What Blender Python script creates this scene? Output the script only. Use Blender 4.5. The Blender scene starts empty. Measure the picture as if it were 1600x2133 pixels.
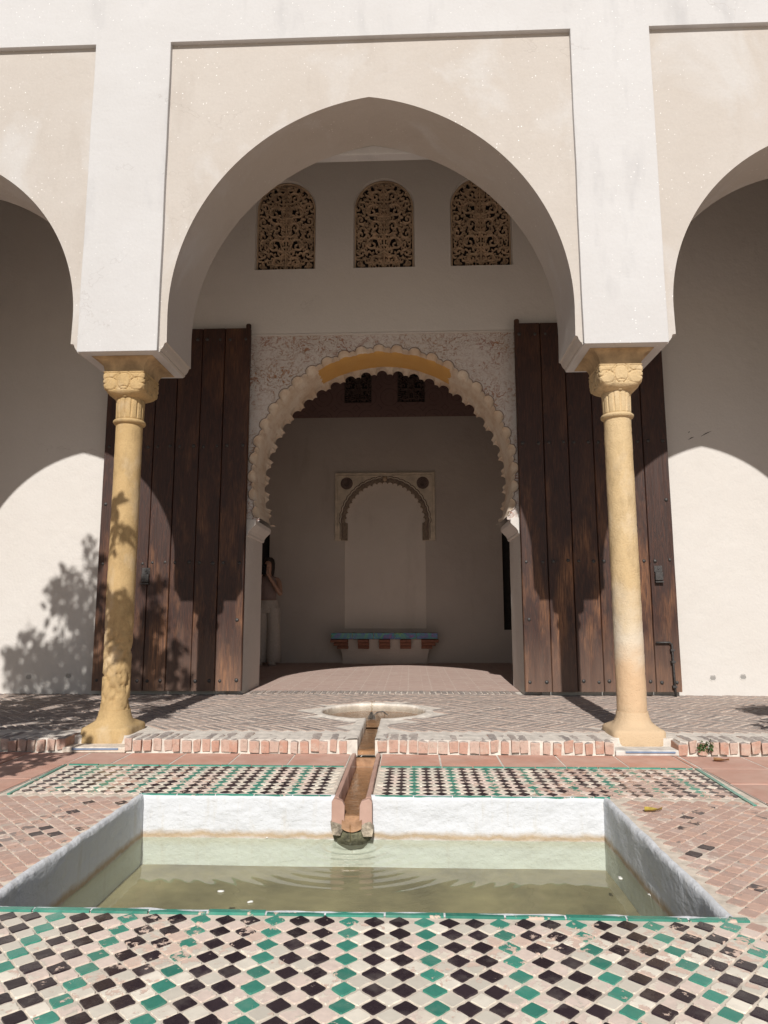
import bpy, bmesh, math, random
from mathutils import Vector, Matrix, noise
from mathutils.geometry import tessellate_polygon
R = math.radians
rnd = random.Random(7)
sc = bpy.context.scene
COL = sc.collection

# ------------------------------------------------------------------ camera
F_PX, YAW, PITCH, ROLL = 1441.8, R(2.2013), R(8.1295), R(-0.1088)
CAM = Vector((0.2991, -4.7906, 0.85))
fw = Vector((-math.sin(YAW)*math.cos(PITCH), math.cos(YAW)*math.cos(PITCH), math.sin(PITCH)))
rt0 = Vector((math.cos(YAW), math.sin(YAW), 0)); up0 = rt0.cross(fw)
rt = math.cos(ROLL)*rt0 + math.sin(ROLL)*up0
up = -math.sin(ROLL)*rt0 + math.cos(ROLL)*up0
cd = bpy.data.cameras.new('camera'); cam = bpy.data.objects.new('camera', cd); COL.objects.link(cam)
cd.sensor_fit = 'VERTICAL'; cd.sensor_height = 24.0; cd.lens = F_PX/2133*24.0
cd.clip_start = 0.05; cd.clip_end = 500
m = Matrix.Identity(4)
for i in range(3):
    m[i][0], m[i][1], m[i][2], m[i][3] = rt[i], up[i], -fw[i], CAM[i]
cam.matrix_world = m
sc.camera = cam
sc.render.resolution_x, sc.render.resolution_y = 768, 1024
def ray(x, y): return fw + rt*((x-800)/F_PX) - up*((y-1066.5)/F_PX)
def hy(x, y, Y): d = ray(x, y); return CAM + d*((Y-CAM.y)/d.y)
def hz(x, y, Z): d = ray(x, y); return CAM + d*((Z-CAM.z)/d.z)

# ------------------------------------------------------------------ light
SUN_DIR = Vector((0.022, 1.0, -0.755)).normalized()      # direction the light travels
elev = math.asin(-SUN_DIR.z)
w = bpy.data.worlds.new('World'); sc.world = w; w.use_nodes = True
nt = w.node_tree; bg = nt.nodes['Background']
sky = nt.nodes.new('ShaderNodeTexSky'); sky.sky_type = 'NISHITA'; sky.sun_disc = False
sky.sun_elevation = elev
sky.sun_rotation = math.atan2(-SUN_DIR.x, -SUN_DIR.y)
nt.links.new(sky.outputs[0], bg.inputs[0]); bg.inputs[1].default_value = 0.055
sd = bpy.data.lights.new('sun', 'SUN'); sd.energy = 4.7; sd.angle = R(0.53); sd.color = (1.0, 0.962, 0.91)
so = bpy.data.objects.new('sun', sd); COL.objects.link(so)
so.rotation_euler = SUN_DIR.to_track_quat('-Z', 'Y').to_euler(); so.location = (0, -20, 20)
vs = sc.view_settings
vs.view_transform = 'Standard'; vs.look = 'None'; vs.exposure = 0.0; vs.gamma = 1.0; vs.use_curve_mapping = False

# ------------------------------------------------------------------ helpers
class MB:
    def __init__(s): s.v = []; s.f = []
    def face(s, *pts):
        n = len(s.v); s.v += [tuple(p) for p in pts]; s.f.append(tuple(range(n, n+len(pts)))); return s
    def add(s, vs_, fs):
        n = len(s.v); s.v += [tuple(p) for p in vs_]; s.f += [tuple(i+n for i in f) for f in fs]; return s
    def box(s, x0, x1, y0, y1, z0, z1):
        v = [(x0,y0,z0),(x1,y0,z0),(x1,y1,z0),(x0,y1,z0),(x0,y0,z1),(x1,y0,z1),(x1,y1,z1),(x0,y1,z1)]
        return s.add(v, [(3,2,1,0),(4,5,6,7),(0,1,5,4),(1,2,6,5),(2,3,7,6),(3,0,4,7)])
    def prism(s, poly, y0, y1, caps=True):
        """polygon in XZ extruded in Y"""
        n = len(poly)
        v = [(p[0], y0, p[1]) for p in poly] + [(p[0], y1, p[1]) for p in poly]
        f = [(i, (i+1) % n, n+(i+1) % n, n+i) for i in range(n)]
        if caps:
            for t in tessellate_polygon([[Vector((p[0], p[1], 0)) for p in poly]]):
                f.append(tuple(t)); f.append((n+t[2], n+t[1], n+t[0]))
        return s.add(v, f)
    def sheet_xz(s, loops, y):
        """flat XZ polygon with holes at depth y"""
        pts = [Vector((p[0], p[1], 0)) for l in loops for p in l]
        tr = tessellate_polygon([[Vector((p[0], p[1], 0)) for p in l] for l in loops])
        return s.add([(p.x, y, p.y) for p in pts], [tuple(t) for t in tr])
    def sheet_xy(s, loops, z):
        pts = [Vector((p[0], p[1], 0)) for l in loops for p in l]
        tr = tessellate_polygon([[Vector((p[0], p[1], 0)) for p in l] for l in loops])
        return s.add([(p.x, p.y, z) for p in pts], [tuple(t) for t in tr])
    def grid(s, P, closed_u=False):
        nu, nv = len(P), len(P[0]); v = [p for row in P for p in row]; f = []
        for i in range(nu if closed_u else nu-1):
            for j in range(nv-1):
                a = i*nv+j; b = ((i+1) % nu)*nv+j
                f.append((a, b, b+1, a+1))
        return s.add(v, f)
    def lathe(s, prof, c, n=40, shape=None):
        """prof: list of (r,z); shape(a,z,r)->r"""
        P = []
        for k in range(n):
            a = 2*math.pi*k/n; row = []
            for r, z in prof:
                rr = shape(a, z, r) if shape else r
                row.append((c[0]+rr*math.cos(a), c[1]+rr*math.sin(a), c[2]+z))
            P.append(row)
        s.grid(P, True)
        for idx, rev in ((0, True), (len(prof)-1, False)):
            if prof[idx][0] > 1e-4:
                ring = [P[k][idx] for k in range(n)]
                s.face(*(ring[::-1] if rev else ring))
        return s
    def tube(s, pts, rad, n=6, cap=True):
        pts = [Vector(p) for p in pts]; rings = []
        rads = rad if isinstance(rad, (list, tuple)) else [rad]*len(pts)
        for i, p in enumerate(pts):
            t = (pts[min(i+1, len(pts)-1)] - pts[max(i-1, 0)])
            t = t.normalized() if t.length > 1e-9 else Vector((0, 0, 1))
            a = t.cross(Vector((0, 1, 0)));
            if a.length < 1e-3: a = t.cross(Vector((1, 0, 0)))
            a.normalize(); b = t.cross(a)
            rings.append([p + (a*math.cos(2*math.pi*k/n) + b*math.sin(2*math.pi*k/n))*rads[i] for k in range(n)])
        nn = len(s.v); s.v += [tuple(q) for r_ in rings for q in r_]
        for i in range(len(rings)-1):
            for k in range(n):
                s.f.append((nn+i*n+k, nn+i*n+(k+1) % n, nn+(i+1)*n+(k+1) % n, nn+(i+1)*n+k))
        if cap:
            s.f.append(tuple(nn+k for k in range(n))[::-1]); s.f.append(tuple(nn+(len(rings)-1)*n+k for k in range(n)))
        return s
    def jitter(s, amp, freq=8.0, seed=0.0):
        o = Vector((seed*3.1, seed*1.7, seed))
        s.v = [tuple(Vector(p) + noise.noise_vector(Vector(p)*freq+o)*amp) for p in s.v]; return s
    def mesh(s, name, mats, smooth=False, org=(0, 0, 0), fix=True):
        me = bpy.data.meshes.new(name)
        o = Vector(org)
        me.from_pydata([tuple(Vector(p)-o) for p in s.v], [], s.f)
        if fix:
            bm = bmesh.new(); bm.from_mesh(me)
            bmesh.ops.remove_doubles(bm, verts=bm.verts, dist=1e-5)
            bmesh.ops.recalc_face_normals(bm, faces=bm.faces)
            bm.to_mesh(me); bm.free()
        for m_ in (mats if isinstance(mats, (list, tuple)) else [mats]): me.materials.append(m_)
        if smooth:
            me.polygons.foreach_set('use_smooth', [True]*len(me.polygons))
        me.update(); return me
    def build(s, name, mat_, parent=None, smooth=False, bevel=0, auto=None, fix=True):
        org = parent_world(parent) if parent else Vector((0, 0, 0))
        o = bpy.data.objects.new(name, s.mesh(name, mat_, smooth, org, fix)); COL.objects.link(o)
        if parent: o.parent = parent
        if bevel:
            b = o.modifiers.new('bevel', 'BEVEL'); b.width = bevel; b.segments = 2; b.limit_method = 'ANGLE'; b.angle_limit = R(40)
        if auto is not None:
            me = o.data
            me.polygons.foreach_set('use_smooth', [True]*len(me.polygons))
            bm = bmesh.new(); bm.from_mesh(me)
            for e in bm.edges:
                e.smooth = not (len(e.link_faces) == 2 and e.calc_face_angle(0) > R(auto))
            bm.to_mesh(me); bm.free()
        return o
def parent_world(p):
    v = Vector((0, 0, 0))
    while p: v += p.location; p = p.parent
    return v
def tag(o, label=None, cat=None, group=None, kind=None):
    if label: o['label'] = label
    if cat: o['category'] = cat
    if group: o['group'] = group
    if kind: o['kind'] = kind
    return o
def thing(name, loc, label, cat, group=None):
    o = bpy.data.objects.new(name, None); COL.objects.link(o); o.location = loc; o.empty_display_size = 0.1
    return tag(o, label, cat, group)
def inst(name, me, parent, loc, rot=(0, 0, 0), scale=(1, 1, 1)):
    o = bpy.data.objects.new(name, me); COL.objects.link(o)
    o.parent = parent
    o.location = Vector(loc) - (parent_world(parent) if parent else Vector((0, 0, 0)))
    o.rotation_euler = rot; o.scale = scale
    return o

# ------------------------------------------------------------------ materials
def new_mat(name):
    m_ = bpy.data.materials.new(name); m_.use_nodes = True
    n = m_.node_tree; b = n.nodes['Principled BSDF']
    return m_, n, b
class NT:
    def __init__(s, n): s.n = n
    def node(s, t, **k):
        x = s.n.nodes.new(t)
        for a, v in k.items(): setattr(x, a, v)
        return x
    def link(s, a, b): s.n.links.new(a, b)
    def pos(s, scale=(1, 1, 1), obj=False):
        tc = s.node('ShaderNodeTexCoord') if obj else s.node('ShaderNodeNewGeometry')
        mp = s.node('ShaderNodeMapping'); mp.inputs['Scale'].default_value = scale
        s.link(tc.outputs['Object'] if obj else tc.outputs['Position'], mp.inputs['Vector']); return mp.outputs[0]
    def noise(s, vec, scale, detail=5, rough=.55, dist=0):
        x = s.node('ShaderNodeTexNoise'); x.inputs['Scale'].default_value = scale; x.inputs['Detail'].default_value = detail
        x.inputs['Roughness'].default_value = rough; x.inputs['Distortion'].default_value = dist
        s.link(vec, x.inputs['Vector']); return x.outputs['Fac']
    def voro(s, vec, scale, feat='F1', out='Distance'):
        x = s.node('ShaderNodeTexVoronoi', feature=feat); x.inputs['Scale'].default_value = scale
        s.link(vec, x.inputs['Vector']); return x.outputs[out]
    def ramp(s, fac, stops):
        x = s.node('ShaderNodeValToRGB'); cr = x.color_ramp
        while len(cr.elements) < len(stops): cr.elements.new(0.5)
        for e, (p, c) in zip(cr.elements, stops):
            e.position = p; e.color = (c, c, c, 1) if isinstance(c, (int, float)) else (*c, 1)
        s.link(fac, x.inputs[0]); return x.outputs[0]
    def mix(s, fac, a, b, blend='MIX'):
        x = s.node('ShaderNodeMix', data_type='RGBA', blend_type=blend)
        for sock, v in ((x.inputs[0], fac), (x.inputs[6], a), (x.inputs[7], b)):
            if hasattr(v, 'is_output'): s.link(v, sock)
            elif isinstance(v, (int, float)): sock.default_value = v
            else: sock.default_value = (*v, 1)
        return x.outputs[2]
    def math(s, op, a, b=0.0, clamp=False):
        x = s.node('ShaderNodeMath', operation=op, use_clamp=clamp)
        for sock, v in ((x.inputs[0], a), (x.inputs[1], b)):
            if hasattr(v, 'is_output'): s.link(v, sock)
            else: sock.default_value = v
        return x.outputs[0]
    def sep(s, vec):
        x = s.node('ShaderNodeSeparateXYZ'); s.link(vec, x.inputs[0]); return x.outputs
    def bump(s, h, bsdf, strength=.3, dist=.01, prev=None):
        x = s.node('ShaderNodeBump'); x.inputs['Strength'].default_value = strength; x.inputs['Distance'].default_value = dist
        s.link(h, x.inputs['Height'])
        if prev: s.link(prev, x.inputs['Normal'])
        s.link(x.outputs[0], bsdf.inputs['Normal']); return x.outputs[0]
    def normal_z(s):
        g = s.node('ShaderNodeNewGeometry'); return s.sep(g.outputs['Normal'])[2]

def plaster(name, base, warm, stain=(.42, .40, .37), stain_amt=.35, speck=0.0, bump=.25, patch=None):
    m_, n, b = new_mat(name); t = NT(n)
    p = t.pos()
    c = t.mix(t.ramp(t.noise(p, .9, 4, .6), [(.35, 0.0), (.68, 1.0)]), base, warm)
    c = t.mix(t.ramp(t.noise(t.pos((2.2, 2.2, .6)), 1.1, 4, .65), [(.56, 0.0), (.78, stain_amt)]), c, stain)
    if patch:
        c = t.mix(t.ramp(t.noise(t.pos((1.0, 1.0, .7)), 1.6, 4, .6, .6), [(.52, 0.0), (.66, .75)]), c, patch)
    c = t.mix(t.ramp(t.noise(p, 55, 3, .6), [(.3, 0.0), (.75, .16)]), c, tuple(x*.7 for x in base))
    cr = t.voro(t.pos((.55, .55, .9)), 1.0, 'DISTANCE_TO_EDGE')
    crn = t.math('ADD', cr, t.math('MULTIPLY', t.math('SUBTRACT', t.noise(p, 5, 3, .7), .5), .22))
    gate = t.ramp(t.noise(p, .45, 2), [(.55, 0.0), (.62, 1.0)])
    crk = t.math('MULTIPLY', t.ramp(t.math('ABSOLUTE', crn), [(.0, .26), (.004, 0.0)]), gate)
    c = t.mix(crk, c, (.25, .21, .18))
    if speck:  # sparkle of crystals in the sun, painted as near-white flecks
        v = t.node('ShaderNodeTexVoronoi'); v.inputs['Scale'].default_value = 42; t.link(p, v.inputs['Vector'])
        rv = t.sep(v.outputs['Color'])[0]
        sp = t.math('MULTIPLY', t.ramp(v.outputs['Distance'], [(.10, 1.0), (.22, 0.0)]), t.ramp(rv, [(.80, 0.0), (.86, 1.0)]))
        sp = t.math('MULTIPLY', sp, t.ramp(t.noise(p, 1.3, 3), [(.42, 0.0), (.62, speck)]))
        c = t.mix(sp, c, (.98, .97, .95))
    t.link(c, b.inputs['Base Color']); b.inputs['Roughness'].default_value = .9
    h = t.math('ADD', t.math('MULTIPLY', t.noise(p, 4.5, 3, .6), 1.0), t.math('MULTIPLY', t.noise(p, 45, 2, .6), .16))
    h = t.math('SUBTRACT', h, t.math('MULTIPLY', crk, .3))
    t.bump(h, b, bump, .03)
    return m_
M = {}
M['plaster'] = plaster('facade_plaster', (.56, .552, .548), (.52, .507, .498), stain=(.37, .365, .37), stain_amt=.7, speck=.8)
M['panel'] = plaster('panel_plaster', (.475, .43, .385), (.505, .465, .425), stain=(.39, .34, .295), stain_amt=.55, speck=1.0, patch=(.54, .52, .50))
M['wall'] = plaster('gallery_plaster', (.60, .568, .532), (.62, .592, .56), stain_amt=.12, bump=.35)
M['hall'] = plaster('hall_plaster', (.53, .475, .43), (.475, .415, .375), stain=(.34, .295, .26), stain_amt=.5, bump=.4)
M['hall2'] = plaster('niche_plaster', (.70, .635, .575), (.65, .58, .52), stain=(.48, .42, .37), stain_amt=.4, bump=.4)
M['jamb'] = plaster('jamb_plaster', (.60, .565, .53), (.54, .50, .46), stain=(.38, .355, .33), stain_amt=.7, bump=.5)

def simple(name, col, rough=.7, metal=0.0, var=.25, nscale=12, bump=.2, bscale=40, obj=False, spec=.5, bd=.004):
    m_, n, b = new_mat(name); t = NT(n); p = t.pos(obj=obj)
    c = t.mix(t.ramp(t.noise(p, nscale, 5, .6), [(.3, 0.0), (.72, 1.0)]), tuple(x*(1-var) for x in col), tuple(min(1, x*(1+var)) for x in col))
    t.link(c, b.inputs['Base Color']); b.inputs['Roughness'].default_value = rough; b.inputs['Metallic'].default_value = metal
    b.inputs['Specular IOR Level'].default_value = spec
    if bump: t.bump(t.noise(p, bscale, 4, .6), b, bump, bd)
    return m_
M['iron'] = simple('wrought_iron', (.075, .07, .068), .55, .6, .35, 60)
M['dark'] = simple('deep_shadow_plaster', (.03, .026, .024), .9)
M['moss'] = simple('mossy_mortar', (.12, .115, .07), .9, 0, .6, 30, .8, 60, bd=.012)
M['mortar'] = simple('lime_mortar', (.63, .575, .51), .95, 0, .25, 14, .6, 60, bd=.006)
M['stone_carving'] = simple('carved_stucco', (.50, .37, .255), .9, 0, .25, 9, .3, 50)
M['corbel'] = simple('dark_red_brick', (.20, .085, .055), .9, 0, .3, 20, .4, 60)
M['band'] = simple('shadowed_carving', (.25, .195, .15), .9, 0, .35, 30, .8, 45, bd=.01)
M['spout_mortar'] = simple('damp_mortar', (.34, .285, .215), .9, 0, .65, 28, .8, 60, bd=.012)
M['niche'] = simple('pale_carved_stucco', (.62, .535, .43), .9, 0, .2, 9, .3, 50)
M['carving_dark'] = simple('painted_carving', (.16, .115, .10), .9, 0, .3, 9, .3, 50)

def stone(name, a, b_, c_, zmix=None, pit=.6):
    m_, n, b = new_mat(name); t = NT(n); p = t.pos()
    c = t.mix(t.ramp(t.noise(p, 3.0, 6, .6), [(.35, 0.0), (.68, 1.0)]), a, b_)
    c = t.mix(t.ramp(t.noise(p, 70, 3, .7), [(.42, 0.0), (.75, .55)]), c, c_)
    c = t.mix(t.ramp(t.noise(t.pos((1, 1, .45)), 9, 5, .7), [(.50, 0.0), (.74, .55)]), c, tuple(x*.55 for x in c_))
    c = t.mix(t.ramp(t.noise(t.pos((1, 1, .6)), 5, 4, .6), [(.54, 0.0), (.72, .4)]), c, (.66, .56, .42))
    if zmix:
        z = t.math('ADD', t.sep(p)[2], t.math('MULTIPLY', t.math('SUBTRACT', t.noise(p, 3.5, 4), .5), .7))
        for z0, z1, col, amt in zmix:
            mr = t.node('ShaderNodeMapRange', interpolation_type='SMOOTHSTEP'); mr.inputs[1].default_value = z0; mr.inputs[2].default_value = z1
            mr.inputs[3].default_value = 0.0; mr.inputs[4].default_value = amt
            t.link(z, mr.inputs[0]); c = t.mix(mr.outputs[0], c, col)
    t.link(c, b.inputs['Base Color']); b.inputs['Roughness'].default_value = .9
    h = t.math('ADD', t.noise(p, 90, 4, .7), t.math('MULTIPLY', t.noise(p, 18, 4), .6))
    t.bump(h, b, pit, .008)
    return m_
M['stone_l'] = stone('golden_sandstone', (.46, .315, .145), (.52, .365, .18), (.37, .245, .11), pit=.5)
M['stone_r'] = stone('pale_sandstone', (.56, .41, .22), (.61, .465, .275), (.46, .325, .17),
                     [(1.10, .64, (.66, .60, .50), .75), (.74, .36, (.60, .385, .205), .75), (.30, .1, (.56, .43, .28), .5)], pit=.8)
M['cavetto'] = simple('stained_sandstone', (.40, .285, .16), .9, 0, .35, 10, .4, 50)

# timber, grain along Z
def wood(name):
    m_, n, b = new_mat(name); t = NT(n)
    oi = t.node('ShaderNodeObjectInfo')
    off = t.node('ShaderNodeCombineXYZ'); t.link(t.math('MULTIPLY', oi.outputs['Random'], 37.0), off.inputs[0]); t.link(t.math('MULTIPLY', oi.outputs['Random'], 11.0), off.inputs[2])
    va = t.node('ShaderNodeVectorMath', operation='ADD'); t.link(t.pos((1, 1, 1)), va.inputs[0]); t.link(off.outputs[0], va.inputs[1])
    def mapped(sc_):
        mp = t.node('ShaderNodeMapping'); mp.inputs['Scale'].default_value = sc_; t.link(va.outputs[0], mp.inputs['Vector']); return mp.outputs[0]
    g1 = t.noise(mapped((9, 3, .55)), 1.6, 3, .5, .3)
    rings = t.math('FRACT', t.math('MULTIPLY', g1, 17.0))
    ring = t.ramp(rings, [(.0, 0.0), (.45, .35), (.85, 1.0), (1.0, .0)])
    fine = t.noise(mapped((70, 20, 2.2)), 2.0, 5, .65)
    c = t.mix(t.math('MULTIPLY', ring, .7), (.024, .0085, .0055), (.085, .028, .0135))
    c = t.mix(t.ramp(fine, [(.45, 0.0), (.75, .7)]), c, (.016, .009, .007))
    wear = t.math('MULTIPLY', t.ramp(t.noise(mapped((3, 3, .8)), 1.3, 5, .6), [(.50, 0.0), (.72, 1.0)]), t.ramp(fine, [(.40, 0.0), (.58, .8)]))
    wz = t.node('ShaderNodeMapRange'); wz.inputs[1].default_value = 2.8; wz.inputs[2].default_value = 1.0; wz.inputs[3].default_value = .3; wz.inputs[4].default_value = 1.0   # rain-worn lower boards; wear cut higher up, painting shade into the colour
    t.link(t.sep(t.pos())[2], wz.inputs[0]); wear = t.math('MULTIPLY', wear, wz.outputs[0])
    c = t.mix(wear, c, (.42, .185, .075))
    # bleached, dusty foot of the door
    z = t.math('ADD', t.sep(t.pos())[2], t.math('MULTIPLY', t.math('SUBTRACT', t.noise(mapped((10, 4, .7)), 2, 4), .5), .8))
    mr = t.node('ShaderNodeMapRange'); mr.inputs[1].default_value = .75; mr.inputs[2].default_value = .02; mr.inputs[3].default_value = 0; mr.inputs[4].default_value = .42
    t.link(z, mr.inputs[0])
    c = t.mix(mr.outputs[0], c, (.26, .165, .12))
    t.link(c, b.inputs['Base Color']); b.inputs['Roughness'].default_value = .55; b.inputs['Specular IOR Level'].default_value = .5
    t.bump(t.math('ADD', t.math('MULTIPLY', ring, .5), fine), b, .35, .004)
    return m_
M['wood'] = wood('weathered_door_timber')

def glazed(name, col, wear, rough=.22, under=(.66, .50, .41)):
    m_, n, b = new_mat(name); t = NT(n); p = t.pos()
    oi = t.node('ShaderNodeObjectInfo')
    v = t.mix(oi.outputs['Random'], tuple(x*.78 for x in col), tuple(min(.95, x*1.18) for x in col))
    v = t.mix(t.ramp(t.noise(p, 30, 4, .6), [(.35, 0.0), (.7, .35)]), v, tuple(x*.65 for x in col))
    und = t.mix(t.noise(p, 60, 4), tuple(x*.8 for x in under), tuple(min(1, x*1.15) for x in under))
    wn = t.math('ADD', t.noise(p, 24, 6, .68), t.math('MULTIPLY', t.math('SUBTRACT', t.noise(p, 3.2, 3), .5), .75))
    wmask = t.ramp(wn, [(max(0.0, .78-wear), 0.0), (min(1.0, .80-wear+.02), 1.0)])
    c = t.mix(wmask, v, und)
    dust = t.ramp(t.noise(p, 9, 6, .7), [(.5, 0.0), (.85, .22)])
    c = t.mix(dust, c, (.62, .55, .48))
    t.link(c, b.inputs['Base Color'])
    t.link(t.mix(wmask, (rough,)*3, (.9,)*3), b.inputs['Roughness']); b.inputs['Specular IOR Level'].default_value = .35
    t.bump(t.math('SUBTRACT', t.math('MULTIPLY', t.noise(p, 35, 3), .5), wmask), b, .35, .003)
    return m_
M['g_dark'] = glazed('aubergine_glaze', (.040, .028, .034), .10)
M['g_green'] = glazed('turquoise_green_glaze', (.06, .26, .195), .14)
M['g_cream'] = glazed('cream_glaze', (.80, .735, .625), .20, .35)
M['g_pink'] = glazed('worn_cream_glaze', (.77, .69, .58), .34, .5, (.71, .58, .50))
M['w_dark'] = glazed('worn_aubergine_glaze', (.075, .057, .058), .25, .4, (.54, .37, .29))
M['w_green'] = glazed('worn_green_glaze', (.10, .28, .205), .29, .4, (.56, .40, .32))
M['w_pink'] = glazed('bare_biscuit_tile', (.54, .395, .33), .35, .85, (.48, .325, .265))
M['w_pale'] = glazed('bare_pale_tile', (.62, .52, .44), .40, .85, (.52, .38, .32))
M['w_grey'] = glazed('bare_grey_tile', (.29, .23, .205), .42, .8, (.54, .36, .285))
M['bed'] = simple('tile_bed_mortar', (.62, .54, .45), .95, 0, .25, 20, .5, 70)

def terracotta(name, a, b_, dust=(.52, .42, .34), rnd_amt=1.0):
    m_, n, b = new_mat(name); t = NT(n); p = t.pos()
    oi = t.node('ShaderNodeObjectInfo')
    c = t.mix(oi.outputs['Random'], a, b_)
    c = t.mix(t.ramp(t.noise(p, 7, 6, .65), [(.35, 0.0), (.7, .6)]), c, tuple(x*.68 for x in a))
    c = t.mix(t.ramp(t.noise(p, 2.2, 6, .7), [(.45, 0.0), (.75, .55)]), c, dust)
    t.link(c, b.inputs['Base Color']); b.inputs['Roughness'].default_value = .75
    t.bump(t.noise(p, 45, 4, .6), b, .3, .003)
    return m_
M['terra'] = terracotta('terracotta_tile', (.58, .30, .215), (.52, .325, .265), (.62, .50, .42))
M['trough'] = terracotta('trough_terracotta', (.47, .285, .22), (.50, .33, .27))
M['wet_terra'] = simple('wet_terracotta', (.38, .22, .125), .25, 0, .35, 18, .3, 30)

def brick(name, faces, tops, dust, amt=.8):
    """bricks: worn, dusty upper side, fresher sides"""
    m_, n, b = new_mat(name); t = NT(n); p = t.pos()
    oi = t.node('ShaderNodeObjectInfo')
    side = t.mix(oi.outputs['Random'], *faces)
    side = t.mix(t.ramp(t.noise(p, 13, 6, .75), [(.50, 0.0), (.70, .85)]), side, (.52, .43, .355))
    side = t.mix(t.ramp(t.noise(p, 40, 4, .7), [(.5, 0.0), (.7, .6)]), side, (.27, .19, .15))
    top = t.mix(t.math('FRACT', t.math('MULTIPLY', oi.outputs['Random'], 7.3)), *tops)
    top = t.mix(t.ramp(t.noise(p, 16, 6, .7), [(.42, 0.0), (.72, amt)]), top, dust)
    f = t.ramp(t.normal_z(), [(.35, 0.0), (.8, 1.0)])
    t.link(t.mix(f, side, top), b.inputs['Base Color']); b.inputs['Roughness'].default_value = .9
    t.bump(t.noise(p, 60, 5, .65), b, .5, .005)
    return m_
M['kerb_brick'] = brick('kerb_brick', ((.46, .255, .185), (.50, .375, .31)), ((.25, .215, .20), (.37, .31, .275)), (.54, .485, .43), .7)
M['floor_brick'] = brick('floor_brick', ((.42, .32, .27), (.46, .38, .33)), ((.175, .15, .14), (.32, .26, .23)), (.57, .52, .465), .65)

# faded painted stucco of the alfiz
def stucco():
    m_, n, b = new_mat('faded_carved_stucco'); t = NT(n); p = t.pos()
    wv = t.node('ShaderNodeVectorMath', operation='ADD'); t.link(p, wv.inputs[0])
    nz = t.node('ShaderNodeTexNoise'); nz.inputs['Scale'].default_value = 5.0; t.link(p, nz.inputs['Vector'])
    sc_ = t.node('ShaderNodeVectorMath', operation='SCALE'); sc_.inputs['Scale'].default_value = .22; t.link(nz.outputs['Color'], sc_.inputs[0]); t.link(sc_.outputs[0], wv.inputs[1])
    st1 = t.ramp(t.noise(wv.outputs[0], 15, 4, .6, 1.8), [(.52, 0.0), (.58, 1.0)])
    st2 = t.ramp(t.noise(t.pos((1, 1, 1.7)), 34, 3, .6, 1.2), [(.55, 0.0), (.62, .8)])
    line = t.math('MAXIMUM', st1, st2)
    keep = t.math('MULTIPLY', t.ramp(t.noise(p, 2.6, 5, .7), [(.36, .15), (.60, 1.0)]), t.ramp(t.noise(p, 26, 4, .7), [(.35, .3), (.55, 1.0)]))
    f = t.math('MULTIPLY', line, keep)
    base = t.mix(t.noise(p, 2.5, 5), (.62, .58, .55), (.55, .50, .465))
    hue = t.mix(t.ramp(t.noise(p, 1.8, 4), [(.4, 0.0), (.6, 1.0)]), (.27, .085, .05), (.33, .16, .07))
    t.link(t.mix(t.math('MULTIPLY', f, .95), base, hue), b.inputs['Base Color']); b.inputs['Roughness'].default_value = .95
    t.bump(t.math('SUBTRACT', t.noise(p, 30, 4), f), b, .6, .008)
    return m_
M['stucco'] = stucco()
def soffit():
    m_, n, b = new_mat('painted_arch_soffit'); t = NT(n); p = t.pos()
    c = t.mix(t.ramp(t.noise(p, 3, 6, .65), [(.38, 0.0), (.65, 1.0)]), (.70, .63, .53), (.58, .46, .34))
    c = t.mix(t.ramp(t.noise(t.pos((6, 1.2, 6)), 3, 6, .7), [(.5, 0.0), (.72, .6)]), c, (.45, .30, .19))
    s = t.sep(p)
    ax = t.math('ABSOLUTE', t.math('SUBTRACT', s[0], .02))
    ax = t.math('ADD', ax, t.math('MULTIPLY', t.math('SUBTRACT', t.noise(p, 14, 4), .5), .10))
    inx = t.math('LESS_THAN', ax, .74)
    ynoise = t.math('ADD', s[1], t.math('MULTIPLY', t.math('SUBTRACT', t.noise(p, 9, 4), .5), .06))
    iny = t.math('MULTIPLY', t.math('GREATER_THAN', ynoise, 2.60), t.math('LESS_THAN', ynoise, 3.06))
    up_ = t.math('GREATER_THAN', s[2], 3.0)
    f = t.math('MULTIPLY', t.math('MULTIPLY', inx, iny), up_)
    c = t.mix(f, c, t.mix(t.noise(p, 5, 4), (.56, .30, .075), (.62, .37, .12)))
    t.link(c, b.inputs['Base Color']); b.inputs['Roughness'].default_value = .9
    t.bump(t.noise(p, 22, 5, .65), b, .5, .008)
    return m_
M['soffit'] = soffit()
def frieze():
    m_, n, b = new_mat('painted_frieze'); t = NT(n); p = t.pos()
    vx = t.node('ShaderNodeTexVoronoi'); vx.inputs['Scale'].default_value = 2.6; vx.inputs['Randomness'].default_value = 0.0
    mp = t.node('ShaderNodeMapping'); mp.inputs['Location'].default_value = (.05, 0.0, .08); mp.inputs['Scale'].default_value = (1, 0, 1); t.link(t.pos(), mp.inputs['Vector']); t.link(mp.outputs[0], vx.inputs['Vector'])
    r_ = t.math('FRACT', t.math('MULTIPLY', vx.outputs['Distance'], 5.0))
    f = t.ramp(r_, [(.0, 1.0), (.16, 0.0), (.88, 0.0), (1.0, 1.0)])
    f = t.math('MULTIPLY', f, t.ramp(t.noise(p, 8, 3), [(.35, .1), (.55, 1.0)]))
    c = t.mix(t.noise(p, 3, 5), (.20, .125, .115), (.26, .17, .15))
    t.link(t.mix(t.math('MULTIPLY', f, .6), c, (.09, .05, .05)), b.inputs['Base Color']); b.inputs['Roughness'].default_value = .9
    return m_
M['frieze'] = frieze()
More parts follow.
